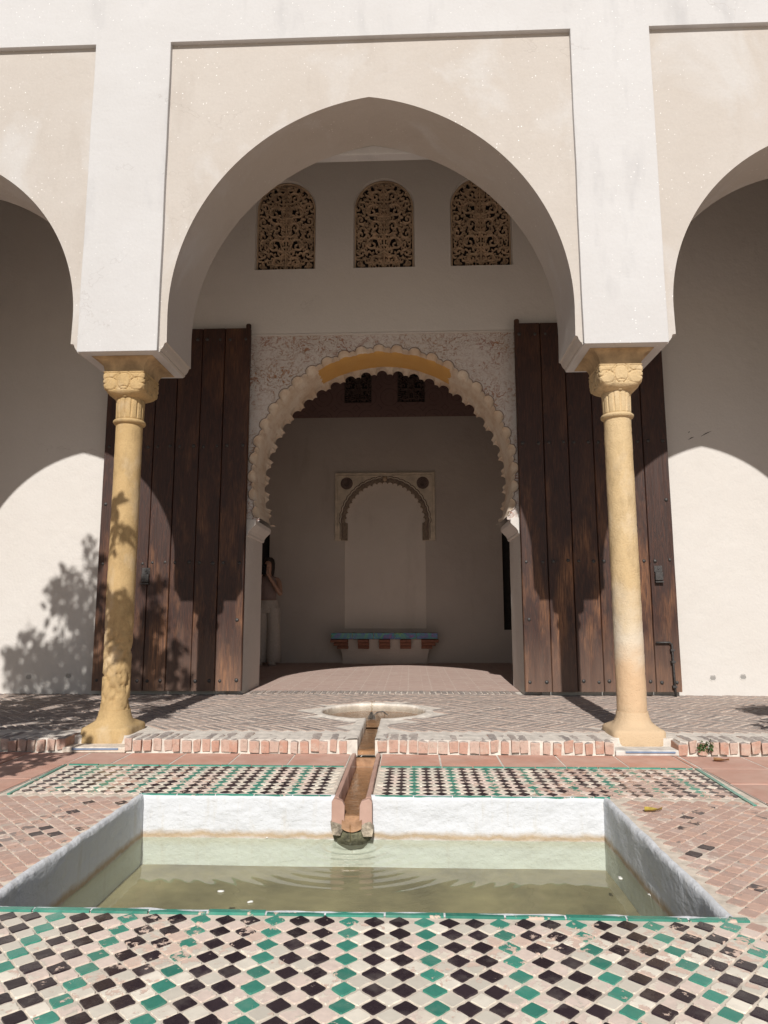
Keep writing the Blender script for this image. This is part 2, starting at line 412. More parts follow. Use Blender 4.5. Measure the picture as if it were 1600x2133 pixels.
def lustre():
    m_, n, b = new_mat('iridescent_glazed_tile'); t = NT(n); p = t.pos()
    v = t.noise(p, 6.0, 4, .6, 1.0)
    c = t.ramp(v, [(.30, (.20, .05, .22)), (.42, (.03, .10, .30)), (.52, (.02, .22, .24)), (.60, (.10, .28, .10)), (.72, (.02, .02, .03))])
    t.link(c, b.inputs['Base Color']); b.inputs['Roughness'].default_value = .15
    return m_
M['lustre'] = lustre()
def room_floor_mat():
    m_, n, b = new_mat('worn_brick_paving'); t = NT(n); p = t.pos()
    bt = t.node('ShaderNodeTexBrick'); bt.offset = .37; bt.offset_frequency = 3
    bt.inputs['Scale'].default_value = 1.0; bt.inputs['Brick Width'].default_value = .26; bt.inputs['Row Height'].default_value = .062
    bt.inputs['Mortar Size'].default_value = .006; bt.inputs['Color1'].default_value = (.41, .275, .235, 1); bt.inputs['Color2'].default_value = (.47, .335, .285, 1)
    bt.inputs['Mortar'].default_value = (.54, .44, .38, 1); t.link(p, bt.inputs['Vector'])
    c = t.mix(t.ramp(t.noise(p, 9, 6, .7), [(.42, 0.0), (.75, .6)]), bt.outputs['Color'], (.55, .47, .41))
    t.link(c, b.inputs['Base Color']); b.inputs['Roughness'].default_value = .85
    t.bump(t.math('SUBTRACT', t.noise(p, 40, 4), t.math('MULTIPLY', bt.outputs['Fac'], .8)), b, .4, .006)
    return m_
M['room_floor'] = room_floor_mat()
def poolwhite():
    m_, n, b = new_mat('limewashed_pool_wall'); t = NT(n); p = t.pos(); z = t.sep(p)[2]
    c = t.mix(t.noise(p, 4, 5), (.57, .582, .60), (.62, .63, .65))
    zz = t.math('ADD', z, t.math('MULTIPLY', t.math('SUBTRACT', t.noise(p, 9, 5, .7), .5), .05))
    tide = t.ramp(t.math('ABSOLUTE', t.math('ADD', zz, .283)), [(.004, .9), (.03, 0.0)])
    c = t.mix(tide, c, (.40, .29, .17))
    sub = t.math('LESS_THAN', z, -.297)
    c = t.mix(t.math('MULTIPLY', sub, .85), c, (.60, .63, .565))
    c = t.mix(t.ramp(t.noise(t.pos((8, 8, 1.0)), 3, 5, .7), [(.54, 0.0), (.76, .55)]), c, (.50, .46, .385))
    t.link(c, b.inputs['Base Color']); b.inputs['Roughness'].default_value = .9
    t.bump(t.math('ADD', t.noise(t.pos((1, 1, 1.8)), 5, 4, .55), t.math('MULTIPLY', t.noise(p, 16, 4, .65), .35)), b, .75, .03)
    return m_
M['poolwhite'] = poolwhite()
M['poolfloor'] = simple('silted_pool_floor', (.275, .235, .13), .95, 0, .4, 3.5, .3, 12)
def water(name, tint, rough=0.02, ripple=0.0, murk=None):
    m_, n, b = new_mat(name); t = NT(n)
    n.nodes.remove(b); out = n.nodes['Material Output']
    tr = t.node('ShaderNodeBsdfTransparent'); tr.inputs[0].default_value = (*tint, 1)
    gl = t.node('ShaderNodeBsdfGlossy'); gl.inputs['Roughness'].default_value = rough
    geo = t.node('ShaderNodeNewGeometry'); dt = t.node('ShaderNodeVectorMath', operation='DOT_PRODUCT')
    t.link(geo.outputs['Normal'], dt.inputs[0]); t.link(geo.outputs['Incoming'], dt.inputs[1])
    fres = t.math('ADD', .02, t.math('MULTIPLY', .98, t.math('POWER', t.math('SUBTRACT', 1.0, t.math('ABSOLUTE', dt.outputs['Value'])), 5.0)))   # Schlick, same from both sides
    body_ = tr.outputs[0]
    if murk:
        df = t.node('ShaderNodeBsdfDiffuse'); df.inputs[0].default_value = (*murk[0], 1); m2 = t.node('ShaderNodeMixShader'); m2.inputs[0].default_value = murk[1]
        t.link(tr.outputs[0], m2.inputs[1]); t.link(df.outputs[0], m2.inputs[2]); body_ = m2.outputs[0]
    mx = t.node('ShaderNodeMixShader'); t.link(fres, mx.inputs[0]); t.link(body_, mx.inputs[1]); t.link(gl.outputs[0], mx.inputs[2])
    t.link(mx.outputs[0], out.inputs['Surface'])
    if ripple:
        bp = t.node('ShaderNodeBump'); bp.inputs['Strength'].default_value = ripple; bp.inputs['Distance'].default_value = .01
        t.link(t.noise(t.pos((1, 1, 1)), 30, 3), bp.inputs['Height'])
        t.link(bp.outputs[0], gl.inputs['Normal']); t.link(bp.outputs[0], dt.inputs[0])
    return m_
M['water'] = water('pool_water', (.93, .955, .905), murk=((.44, .435, .35), .10))
M['trickle'] = water('channel_water', (.93, .90, .84), .03, .5)
M['blue_line'] = simple('faded_blue_paint', (.16, .22, .33), .7)
M['whitewash'] = simple('whitewashed_slab', (.56, .53, .49), .9, 0, .3)
M['leaf'] = simple('citrus_leaf', (.05, .10, .025), .45, 0, .4, 20, 0)
M['bark'] = simple('tree_bark', (.13, .10, .075), .9, 0, .3, 20, .6, 40)
M['dry_leaf'] = simple('fallen_leaf_yellow', (.42, .31, .06), .6, 0, .3, 60, 0)
M['brown_leaf'] = simple('fallen_leaf_brown', (.30, .16, .07), .6, 0, .3, 60, 0)
M['petal'] = simple('white_petal', (.66, .65, .60), .5, 0, .05, 60, 0)
M['skin'] = simple('skin', (.42, .25, .18), .5, 0, .08, 20, 0)
M['hair'] = simple('dark_hair', (.03, .02, .015), .5, 0, .3, 80, .3, 120)
M['trouser'] = simple('pale_linen', (.50, .45, .40), .9, 0, .1, 30, .3, 200)
M['top'] = simple('mauve_cotton', (.27, .20, .18), .9, 0, .1, 30, .2, 200)
M['phone'] = simple('black_phone_glass', (.012, .013, .016), .15, 0, .05, 10, 0)
M['ground'] = simple('patio_paving', (.60, .49, .40), .9, 0, .3, 2.5, .4, 20)

KX0, KX1 = -.066, .052                        # little rill in the gallery floor
# ------------------------------------------------------------------ ground, pool and channel
GZ = -0.09                                   # top of the patio paving
PX0, PX1, PY0, PY1 = -1.098, 1.268, -2.457, -1.080
CX0, CX1 = -.105, .095                       # outer sides of the tiled channel
tee = [(PX0, PY0), (PX1, PY0), (PX1, PY1), (CX1, PY1), (CX1, -.004), (CX0, -.004), (CX0, PY1), (PX0, PY1)]
g = tag(MB().sheet_xy([[(-60, -60), (60, -60), (60, 60), (-60, 60)], tee], GZ-.012).build('ground', M['ground']), kind='structure')
bed = tag(MB().sheet_xy([[(-1.86, -3.7), (2.03, -3.7), (2.03, -.385), (-1.86, -.385)],
          [(PX0, PY0), (PX1, PY0), (PX1, PY1), (CX1, PY1), (CX1, -.39), (CX0, -.39), (CX0, PY1), (PX0, PY1)]], GZ-.005).build('pool_surround_paving', M['bed']), kind='structure')

basin = thing('ornamental_pool', (.08, -1.77, GZ), 'sunken rectangular pool with whitewashed sides in the tiled patio', 'pool')
def pool_wall(pts, nrm):
    """uneven limewashed face with a lumpy arris"""
    P = []
    (x0, y0), (x1, y1) = pts; nu = int(math.hypot(x1-x0, y1-y0)/.02)
    for i in range(nu+1):
        f = i/nu; x, y = x0+(x1-x0)*f, y0+(y1-y0)*f; row = []
        for z, off in [(GZ-.002, -.022), (GZ+.004, -.008), (GZ-.004, .004), (GZ-.02, .008), (-.15, .006), (-.2, .008), (-.25, .007), (-.295, .009), (-.34, .006), (-.40, .006), (-.445, .006)]:
            w_ = noise.noise(Vector((x*6, y*6, z*9)))*.007 + noise.noise(Vector((x*23, y*23, z*23)))*.0012
            row.append((x+nrm[0]*(off+w_), y+nrm[1]*(off+w_), z+(noise.noise(Vector((x*14, y*14, 3)))*.004 if z > -.13 else 0)))
        P.append(row)
    MB().grid(P).build('side_wall', M['poolwhite'], basin, smooth=True)
pool_wall([(PX0, PY1), (CX0+.012, PY1)], (0, -1)); pool_wall([(CX1-.012, PY1), (PX1, PY1)], (0, -1))
pool_wall([(PX0, PY0), (PX0, PY1)], (1, 0)); pool_wall([(PX1, PY0), (PX1, PY1)], (-1, 0)); pool_wall([(PX0, PY0), (PX1, PY0)], (0, 1))
MB().box(CX0-.02, CX1+.02, PY1-.006, PY1+.05, -.46, -.245).jitter(.004, 9, 2).build('side_wall', M['poolwhite'], basin)
MB().box(PX0-.02, PX1+.02, PY0-.02, PY1+.02, -.47, -.43).build('pool_floor', M['poolfloor'], basin)
# water with rings spreading from the spout
SPX, SPY = -.004, -1.165
P = []
nx, ny = 236, 138
for i in range(nx+1):
    row = []
    for j in range(ny+1):
        x = PX0+(PX1-PX0)*i/nx; y = PY0+(PY1-PY0)*j/ny
        d = math.hypot(x-SPX, (y-SPY)*1.0)
        a = .0042*math.exp(-d*4.4) + .00010
        z = a*math.sin(d*92 - 1.0)*(1 if d > .02 else 0) + +.0005*noise.noise(Vector((x*5, y*9, 1.3))) + .0002*noise.noise(Vector((x*15, y*22, 5)))
        row.append((x, y, -.297+z))
    P.append(row)
tag(MB().grid(P).build('water', M['water'], smooth=True, fix=False), kind='structure')
# channel sunk in the patio, its brick-red lips and spout
ch = thing('water_channel', (-.005, -.6, GZ), 'narrow terracotta channel carrying water from round basin to pool', 'channel')
def lip(x0, x1, seed):
    P = []
    n = 60
    for i in range(n+1):
        y = -.03 + (-1.118+.03)*i/n; row = []
        for (dx, z) in [(0, -.20), (0, GZ-.004), (.15, GZ+.006), (.85, GZ+.006), (1, GZ-.004), (1, -.20)]:
            k = noise.noise(Vector((y*9, dx*2, seed)))*.004
            row.append((x0+(x1-x0)*dx+k, y, z+k*.7))
        P.append(row)
    b_ = MB().grid(P); b_.face(*P[-1][::-1]); return b_
lip(CX0+.004, CX0+.034, 1).build('channel_lip', M['trough'], ch, auto=40)
lip(CX1-.034, CX1-.004, 2).build('channel_lip', M['trough'], ch, auto=40)
MB().box(CX0+.03, CX1-.03, -1.13, -.02, -.235, -.172).build('channel_bed', M['wet_terra'], ch)
MB().grid([[(CX0+.03, y, -.163), (CX1-.03, y, -.163)] for y in [-.03-.02*i for i in range(56)]]).build('running_water', M['trickle'], ch, fix=False)
MB().box(KX0-.02, KX1+.02, -.019, .012, -.24, -.118).build('step_tile', M['wet_terra'], ch)
# spout: two upright terracotta jaws, mortar and a mossy block down to the water
for x0, x1, s_ in ((CX0-.002, CX0+.062, 3), (CX1-.062, CX1+.002, 4)):
    jb = MB()
    prof = [(x0, -.235), (x1, -.235), (x1, GZ-.03), (x1-.01 if s_ == 3 else x1, GZ-.008), (x0+.02 if s_ == 3 else x1-.02, GZ+.004), (x0+.01, GZ+.002), (x0, GZ-.012)] if s_ == 3 else \
           [(x0, -.235), (x1, -.235), (x1, GZ-.012), (x1-.01, GZ+.002), (x1-.02, GZ+.004), (x0+.01, GZ-.008), (x0, GZ-.03)]
    jb.prism(prof, -1.150, -1.112); jb.jitter(.003, 20, s_)
    jb.build('spout_jaw', M['trough'], ch, bevel=.004)
blk = MB(); blk.lathe([(.080, -.31), (.098, -.285), (.104, -.258), (.098, -.236), (.08, -.228)], (-.005, -1.085, 0), 28, lambda a, z, r: r*(1-.32*abs(math.sin(a))+.10*noise.noise(Vector((math.cos(a)*3, math.sin(a)*3, z*20)))))
blk.build('mossy_block', M['moss'], ch, smooth=True)
for sx in (-1, 1):
    q_ = [(.098, -.262), (.060, -.258), (.048, -.238), (.050, -.215), (.064, -.200), (.085, -.192), (.102, -.198), (.106, -.23)]
    mb = MB().prism([(-.005+sx*u_, z_) for u_, z_ in q_], -1.158, -1.10); mb.jitter(.013, 34, sx*4)
    mb.build('spout_mortar', M['spout_mortar'], ch, bevel=.012)
MB().grid([[(x_, y_, z_+.35*(x_+.005)**2/.05-.004) for x_ in [-.055+.1*i/8 for i in range(9)]] for y_, z_ in ((-1.10, -.172), (-1.125, -.178), (-1.145, -.192), (-1.163, -.212), (-1.167, -.236))]).build('spout_tile', M['wet_terra'], ch, bevel=.004)
MB().tube([(-.012, -1.164, -.205), (-.012, -1.172, -.22), (-.010, -1.175, -.25), (-.010, -1.176, -.297)], [.004, .003, .002, .002], 6).build('falling_water', M['trickle'], ch, smooth=True)

# ------------------------------------------------------------------ diamond tiles
def dia_mesh(name, size, mat_, seed, h=.012):
    r_ = random.Random(seed); b_ = MB(); top = []; bot = []
    hs = size/2
    corners = [(hs, 0), (0, hs), (-hs, 0), (0, -hs)]
    for k in range(4):
        a, c = corners[k], corners[(k+1) % 4]
        for q in (0.06, .35, .68, .94):
            j = r_.uniform(-.028, .010)*size
            x = a[0]+(c[0]-a[0])*q; y = a[1]+(c[1]-a[1])*q; l = math.hypot(x, y)
            bot.append((x*(1+j/l), y*(1+j/l), 0)); top.append((x*(1+(j-.0015)/l), y*(1+(j-.0015)/l), h))
    n = len(top)
    b_.add(bot+top, [(i, (i+1) % n, n+(i+1) % n, n+i) for i in range(n)] + [tuple(range(n, 2*n))])
    return b_.mesh(name, mat_)
def lay_tiles(parent, region, pitch, colf, shear=0.0, holes=(), limit=300, y_ref=0.0, x_ref=0.0, grout=.90, name='tile', lift=.0):
    """checker of squares set on their points. colf(i, j, kind, x, y) -> material key"""
    cache = {}; items = []
    x0, x1, y0, y1 = region
    for k in (0, 1):
        for i in range(int((x0-x_ref)/pitch)-2, int((x1-x_ref)/pitch)+3):
            for j in range(int((y0-y_ref)/pitch)-2, int((y1-y_ref)/pitch)+3):
                y = y_ref+(j+.5*k)*pitch; x = x_ref+(i+.5*k)*pitch+shear*(y_ref-y)
                if not (x0+pitch*.3 < x < x1-pitch*.3 and y0+pitch*.3 < y < y1-pitch*.3): continue
                if any(a-pitch*.42 < x < b+pitch*.42 and c-pitch*.42 < y < d+pitch*.42 for a, b, c, d in holes): continue
                items.append((x, y, colf(i, j, k, x, y)))
    def vis(it):
        d = Vector((it[0], it[1], GZ))-CAM; z = d.dot(fw)
        if z < .3: return 1e9
        u, v_ = d.dot(rt)/z*F_PX, d.dot(up)/z*F_PX
        return d.length + (0 if abs(u) < 810 and abs(v_) < 1075 else 1e6)
    items.sort(key=vis)
    rest = {}
    for n_, (x, y, mk) in enumerate(items):
        var = rnd.randrange(6)
        if (mk, var) not in cache: cache[(mk, var)] = dia_mesh('diamond_tile', pitch*grout, M[mk], hash((var, pitch)) % 1000+var)
        me = cache[(mk, var)]; rz = rnd.choice((0, 1, 2, 3))*math.pi/2 + rnd.uniform(-.03, .03)
        zt_ = GZ-.012+rnd.uniform(-.0015, .0015)+lift
        if n_ < limit:
            inst(name, me, parent, (x, y, zt_), (rnd.uniform(-.012, .012), rnd.uniform(-.012, .012), rz))
        else:
            c_, s_ = math.cos(rz), math.sin(rz)
            b_ = rest.setdefault(mk, MB())
            vv = [(x+p.co.x*c_-p.co.y*s_, y+p.co.x*s_+p.co.y*c_, zt_+p.co.z) for p in me.vertices]
            b_.add(vv, [tuple(p.vertices) for p in me.polygons])
    for mk, b_ in rest.items():
        tag(b_.build('tile_infill', M[mk], parent, fix=False), kind='stuff')
def near_col(i, j, k, x, y):
    far_side = max(0, abs(x-.1)-1.15)
    if k == 1: return 'g_pink' if noise.noise(Vector((x*4, y*4, 2)))+rnd.uniform(-.35, .35) > .12 else 'g_cream'
    if rnd.random() < far_side*1.3: return 'w_pink'
    return 'g_green' if i % 3 == 0 else 'g_dark'
near = tag(MB().sheet_xy([[(-1.84, -3.65), (2.0, -3.65), (2.0, PY0-.028), (-1.84, PY0-.028)]], GZ-.0035).build('tile_paving', M['bed']), kind='structure')
lay_tiles(near, (-1.84, 2.0, -3.6, PY0-.024), .0765, near_col, .05, limit=300, y_ref=PY0-.064, x_ref=.103)
def far_col(i, j, k, x, y):
    worn = x > 1.0 + rnd.uniform(-.3, .6)
    if k == 1: return ('w_pale' if rnd.random() < .6 else 'g_pink') if worn else ('g_pink' if rnd.random() < .45 else 'g_cream')
    if worn: return 'w_green' if i % 3 == 0 else 'w_dark'
    if x < -1.0 and rnd.random() < .5: return 'w_green' if i % 3 == 0 else 'w_dark'
    return 'g_green' if i % 3 == 0 else 'g_dark'
far = tag(MB().sheet_xy([[(CX1+.004, -1.075), (2.0, -1.075), (2.0, -.40), (CX1+.004, -.40)]], GZ-.0035).build('tile_paving', M['bed']), kind='structure')
lay_tiles(far, (CX1+.004, 1.98, -1.085, -.405), .071, far_col, 0, y_ref=-1.085, x_ref=.310)
far2 = tag(MB().sheet_xy([[(-1.84, -1.075), (CX0-.004, -1.075), (CX0-.004, -.40), (-1.84, -.40)]], GZ-.0035).build('tile_paving', M['bed']), kind='structure')
lay_tiles(far2, (-1.82, CX0-.004, -1.085, -.405), .071, far_col, 0, y_ref=-1.085, x_ref=.310)
def side_col(i, j, k, x, y):
    u = rnd.random()
    if k == 1: return 'w_pale' if u < .45 else 'w_pink'
    return 'w_pink' if u < .45 else ('w_grey' if u < .90 else 'w_dark')
for x0, x1 in ((-1.84, PX0-.02), (PX1+.02, 2.0)):
    sdp = tag(MB().sheet_xy([[(x0, PY0-.02), (x1, PY0-.02), (x1, -1.09), (x0, -1.09)]], GZ-.0035).build('tile_paving', M['bed']), kind='structure')
    lay_tiles(sdp, (x0, x1, PY0-.02, -1.09), .082, side_col, 0, grout=.93)
# green edging strips
def edging(pts, wd, parent):
    (x0, y0), (x1, y1) = pts; L = math.hypot(x1-x0, y1-y0); n = max(1, round(L/.19)); d = Vector((x1-x0, y1-y0, 0))/L; nr = Vector((-d.y, d.x, 0))*wd/2
    for i in range(n):
        a = Vector((x0, y0, 0))+d*(L*i/n+.003); c = Vector((x0, y0, 0))+d*(L*(i+1)/n-.003)
        b_ = MB(); v = [a-nr, c-nr, c+nr, a+nr]
        zt_ = GZ+.003+rnd.uniform(-.001, .002)
        b_.add([(p.x, p.y, GZ-.008) for p in v]+[(p.x, p.y, zt_) for p in v], [(0, 1, 5, 4), (1, 2, 6, 5), (2, 3, 7, 6), (3, 0, 4, 7), (4, 5, 6, 7)])
        b_.build('edging_tile', M['g_green'], parent)
edging([(-1.84, PY0-.016), (PX1+.06, PY0-.016)], .022, near)
edging([(CX1+.01, -.397), (1.98, -.397)], .016, far); edging([(-1.83, -.397), (CX0-.01, -.397)], .016, far2)
edging([(CX1+.01, -1.076), (1.3, -1.076)], .012, far); edging([(-1.12, -1.076), (CX0-.01, -1.076)], .012, far2)
edging([(2.0, -.40), (1.96, -1.2)], .02, far); edging([(-1.845, -.40), (-1.80, -1.1)], .016, far2)

# large terracotta tiles
ter = tag(MB().sheet_xy([[(-5.5, -2.4), (-1.87, -2.4), (-1.87, -.0), (-5.5, -.0)]], GZ-.0065).add([(p[0], p[1], GZ-.0065) for p in [(2.04, -2.4), (5.5, -2.4), (5.5, 0), (2.04, 0), (-1.87, -.383), (CX0-.002, -.383), (CX0-.002, 0), (-1.87, 0), (CX1+.002, -.383), (2.04, -.383), (2.04, 0), (CX1+.002, 0)]], [(0, 1, 2, 3), (4, 5, 6, 7), (8, 9, 10, 11)]).build('terracotta_paving', M['mortar'], fix=False), kind='structure')
def terr(x0, x1, y0, y1):
    b_ = MB(); gp = .006; nx_, ny_ = 4, 4; hx_, hy_ = (x1-x0)/2-gp, (y1-y0)/2-gp
    P = []
    for i in range(nx_+1):
        P.append([(-hx_+2*hx_*i/nx_, -hy_+2*hy_*j/ny_, (-.003 if i in (0, nx_) or j in (0, ny_) else 0)+rnd.uniform(-.0008, .0008)) for j in range(ny_+1)])
    b_.grid(P); edge = [P[i][0] for i in range(nx_+1)]+[P[nx_][j] for j in range(1, ny_+1)]+[P[i][ny_] for i in range(nx_-1, -1, -1)]+[P[0][j] for j in range(ny_-1, 0, -1)]
    n = len(edge)
    b_.add(edge+[(p[0], p[1], p[2]-.012) for p in edge], [(i, (i+1) % n, n+(i+1) % n, n+i) for i in range(n)])
    me = b_.mesh('tile', M['terra'])
    inst('terracotta_tile', me, ter, ((x0+x1)/2, (y0+y1)/2, GZ+rnd.uniform(-.002, .002)), (rnd.uniform(-.006, .006), rnd.uniform(-.006, .006), rnd.uniform(-.006, .006)))
x = CX0-.002
while x > -1.8: terr(max(x-.37, -1.87), x, -.383, -.012); x -= .37
x = CX1+.002
while x < 2.0: terr(x, min(x+.38, 2.03), -.383, -.012); x += .38
for j in range(6):
    yy0 = -.012-.37*(j+1); off = .185*(j % 2)
    for i in range(8):
        terr(-1.87-.40*(i+1)-off+(.0 if i else 0), -1.87-.40*i-(off if i else 0), yy0, yy0+.37)
        terr(2.04+.40*i+(off if i else 0), 2.04+.40*(i+1)+off, yy0, yy0+.37)

# ------------------------------------------------------------------ gallery floor
BC = Vector((-.024, 1.315, 0)); BR = .445
a0 = math.asin(.058/BR)
key = [(-.062, 0.0)]
for k in range(49):
    a = -math.pi/2-a0 - (2*math.pi-2*a0)*k/48
    key.append((BC.x+BR*math.cos(a)*1.0, BC.y+BR*math.sin(a)))
key += [(.052, 0.0)]
KX0, KX1 = -.066, .052
key[0] = (KX0, 0.0); key[-1] = (KX1, 0.0); key[1] = (KX0, BC.y-math.sqrt(BR**2-(KX0-BC.x)**2)); key[-2] = (KX1, BC.y-math.sqrt(BR**2-(KX1-BC.x)**2))
path = [(-5.6, 0.0)]
for x0_ in (-4.787, -1.847): path += [(x0_-.213, 0.0), (x0_-.213, .118), (x0_+.213, .118), (x0_+.213, 0.0)]
path += key
for x0_ in (1.847, 4.787): path += [(x0_-.213, 0.0), (x0_-.213, .118), (x0_+.213, .118), (x0_+.213, 0.0)]
path += [(5.6, 0.0)]
fl = MB().sheet_xy([path+[(5.6, 3.32), (-5.6, 3.32)]], -.004)
for a, c in zip(path[:-1], path[1:]): fl.face((a[0], a[1], -.11), (c[0], c[1], -.11), (c[0], c[1], -.004), (a[0], a[1], -.004))
floor = tag(fl.build('gallery_floor', M['mortar'], fix=True), kind='structure')
# rim of smooth mortar round the basin and along the little channel
rim = []
for k in range(len(key)):
    x, y = key[k]
    if 0 < k < len(key)-1:
        d = Vector((x-BC.x, y-BC.y)).normalized()
        rim.append([(x, y, -.045), (x, y, 0.001), (x+d.x*.012, y+d.y*.012, .008), (x+d.x*.05, y+d.y*.05, .006), (x+d.x*.075, y+d.y*.075, -.004)])
MB().grid(rim).jitter(.004, 12, 3).build('basin_rim', M['mortar'], floor, smooth=True)
for sx, kx in ((-1, KX0), (1, KX1)):
    y1_ = BC.y-BR-.0
    P = [[(kx, y, -.10), (kx, y, .0), (kx+sx*.008, y, .006), (kx+sx*.06, y, .006), (kx+sx*.085, y, -.004)] for y in [-.004+(y1_+.02)*i/24 for i in range(25)]]
    MB().grid(P).jitter(.006, 14, 5+sx).build('channel_rim', M['mortar'], floor, smooth=True)
MB().add([(BC.x+.47*math.cos(2*math.pi*k/40), BC.y+.47*math.sin(2*math.pi*k/40), -.06) for k in range(40)], [tuple(range(40))]).build('basin_bed', M['wet_terra'], floor)
MB().box(KX0-.01, KX1+.01, .01, BC.y-.40, -.10, -.075).build('rill_bed', M['wet_terra'], floor)
bw = MB().add([(BC.x+(BR+.002)*math.cos(2*math.pi*k/48), BC.y+(BR+.002)*math.sin(2*math.pi*k/48), -.010) for k in range(48)], [tuple(range(48))])
bw.build('basin_water', M['trickle'], floor, fix=False)
MB().grid([[(KX0, y, z), (KX1, y, z)] for y, z in [(.89, -.011), (.80, -.02), (.74, -.055), (.2, -.06), (.02, -.066), (-.012, -.075), (-.022, -.11)]]).build('rill_water', M['trickle'], floor, fix=False)
def worn_brick(lx, ly, lz, seed, jit=.009):
    b_ = MB(); n_ = (max(2, int(lx/.03)), max(2, int(ly/.03)))
    hx_, hy_ = lx/2, ly/2; P = []
    r_ = random.Random(seed)
    for i in range(n_[0]+1):
        row = []
        for j in range(n_[1]+1):
            e = i in (0, n_[0]) or j in (0, n_[1])
            row.append((-hx_+lx*i/n_[0], -hy_+ly*j/n_[1], (-.005-r_.uniform(0, .004) if e else r_.uniform(-.0015, .001))))
        P.append(row)
    b_.grid(P)
    ring = [P[i][0] for i in range(n_[0]+1)]+[P[-1][j] for j in range(1, n_[1]+1)]+[P[i][-1] for i in range(n_[0]-1, -1, -1)]+[P[0][j] for j in range(n_[1]-1, 0, -1)]
    out = [(p[0]*(1+.003/hx_), p[1]*(1+.003/hy_), p[2]-.006) for p in ring]; low = [(p[0]*1.01, p[1]*1.0, -lz) for p in ring]
    n = len(ring)
    for A, B in ((ring, out), (out, low)):
        b_.add(A+B, [(i, (i+1) % n, n+(i+1) % n, n+i) for i in range(n)])
    return b_.jitter(jit, 16, seed)
def thin_brick(L, wd, h, seed):
    r_ = random.Random(seed); b_ = MB(); top = []; bot = []
    for (x, y) in [(-L/2, -wd/2), (-L/6, -wd/2), (L/6, -wd/2), (L/2, -wd/2), (L/2, wd/2), (L/6, wd/2), (-L/6, wd/2), (-L/2, wd/2)]:
        jx, jy = r_.uniform(-.004, .004), r_.uniform(-.004, .004)
        top.append((x*.985+jx, y*.86+jy, h+r_.uniform(-.002, .001))); bot.append((x+jx, y+jy, -.01))
    b_.add(bot+top, [(i, (i+1) % 8, 8+(i+1) % 8, 8+i) for i in range(8)]+[(8, 9, 14, 15), (9, 10, 13, 14), (10, 11, 12, 13)])
    return b_
# kerb: header bricks on end
kv = [worn_brick(.06, .235, .082, s_).mesh('kerb_brick', M['kerb_brick'], smooth=False) for s_ in range(8)]
x = -4.6
while x < 4.6:
    w_ = .067+rnd.uniform(-.007, .008)
    near_plinth = min(abs(x-1.847), abs(x+1.847)) < .22
    if not near_plinth and not (KX0-.035 < x < KX1+.035):
        inst('kerb_brick', rnd.choice(kv), floor, (x, .112+rnd.uniform(-.022, -.004), .002+rnd.uniform(-.010, .005)), (rnd.uniform(-.02, .02), rnd.uniform(-.03, .03), rnd.uniform(-.04, .04)), (rnd.uniform(.72, .96), 1, 1))
    x += w_
# herringbone
L, W = .285, .066
hv = [thin_brick(L-.015, W-.017, .004, s_) for s_ in range(8)]
hvm = [b_.mesh('floor_brick', M['floor_brick']) for b_ in hv]
items = []
c45 = math.cos(R(45))
def rot45(x, y): return (x*c45+y*c45, -x*c45+y*c45)
for a in range(-140, 141):
    for b_ in range(-34, 35):
        ox, oy = a*W+b_*(L+W), a*W+b_*(W-L)
        for cx_, cy_, ang in ((ox+L/2, oy+W/2, -45), (ox+L+W/2, oy+W-L/2, 45)):
            x, y = rot45(cx_, cy_); y += 1.3
            if not (-4.6 < x < 4.6 and .25 < y < 2.44): continue
            if math.hypot(x-BC.x, y-BC.y) < BR+.12 or (abs(x) < .16 and y < 1.0): continue
            if min(math.hypot(x-1.847, y-.29), math.hypot(x+1.847, y-.29)) < .25: continue
            items.append((x, y, ang))
items.sort(key=lambda t_: (Vector((t_[0], t_[1], 0))-CAM).length + (0 if abs(t_[0]-.2) < .56*(t_[1]+4.8) else 100))
rest = MB()
for n_, (x, y, ang) in enumerate(items):
    k = rnd.randrange(8); ang = R(ang)+rnd.uniform(-.025, .025)+(math.pi if rnd.random() < .5 else 0); z = rnd.uniform(-.003, .002)
    if n_ < 300: inst('floor_brick', hvm[k], floor, (x, y, z), (0, 0, ang))
    else:
        c_, s_ = math.cos(ang), math.sin(ang)
        rest.add([(x+p[0]*c_-p[1]*s_, y+p[0]*s_+p[1]*c_, z+p[2]) for p in hv[k].v], hv[k].f)
tag(rest.build('floor_brick_infill', M['floor_brick'], floor, fix=False), kind='stuff')
# threshold soldier course
tv = [thin_brick(.27, .048, .005, 20+s_).mesh('threshold_brick', M['floor_brick']) for s_ in range(5)]
x = -1.40
while x < 1.42:
    inst('threshold_brick', rnd.choice(tv), floor, (x, 2.66, rnd.uniform(-.002, .002)), (0, 0, math.pi/2+rnd.uniform(-.03, .03))); x += .060
hall_floor = tag(MB().add([(-1.46, 2.80, 0), (1.46, 2.80, 0), (1.46, 3.32, 0), (3.0, 3.32, 0), (3.0, 6.9, 0), (-3.0, 6.9, 0), (-3.0, 3.32, 0), (-1.46, 3.32, 0)], [tuple(range(8))]).build('hall_floor', M['room_floor']), kind='structure')
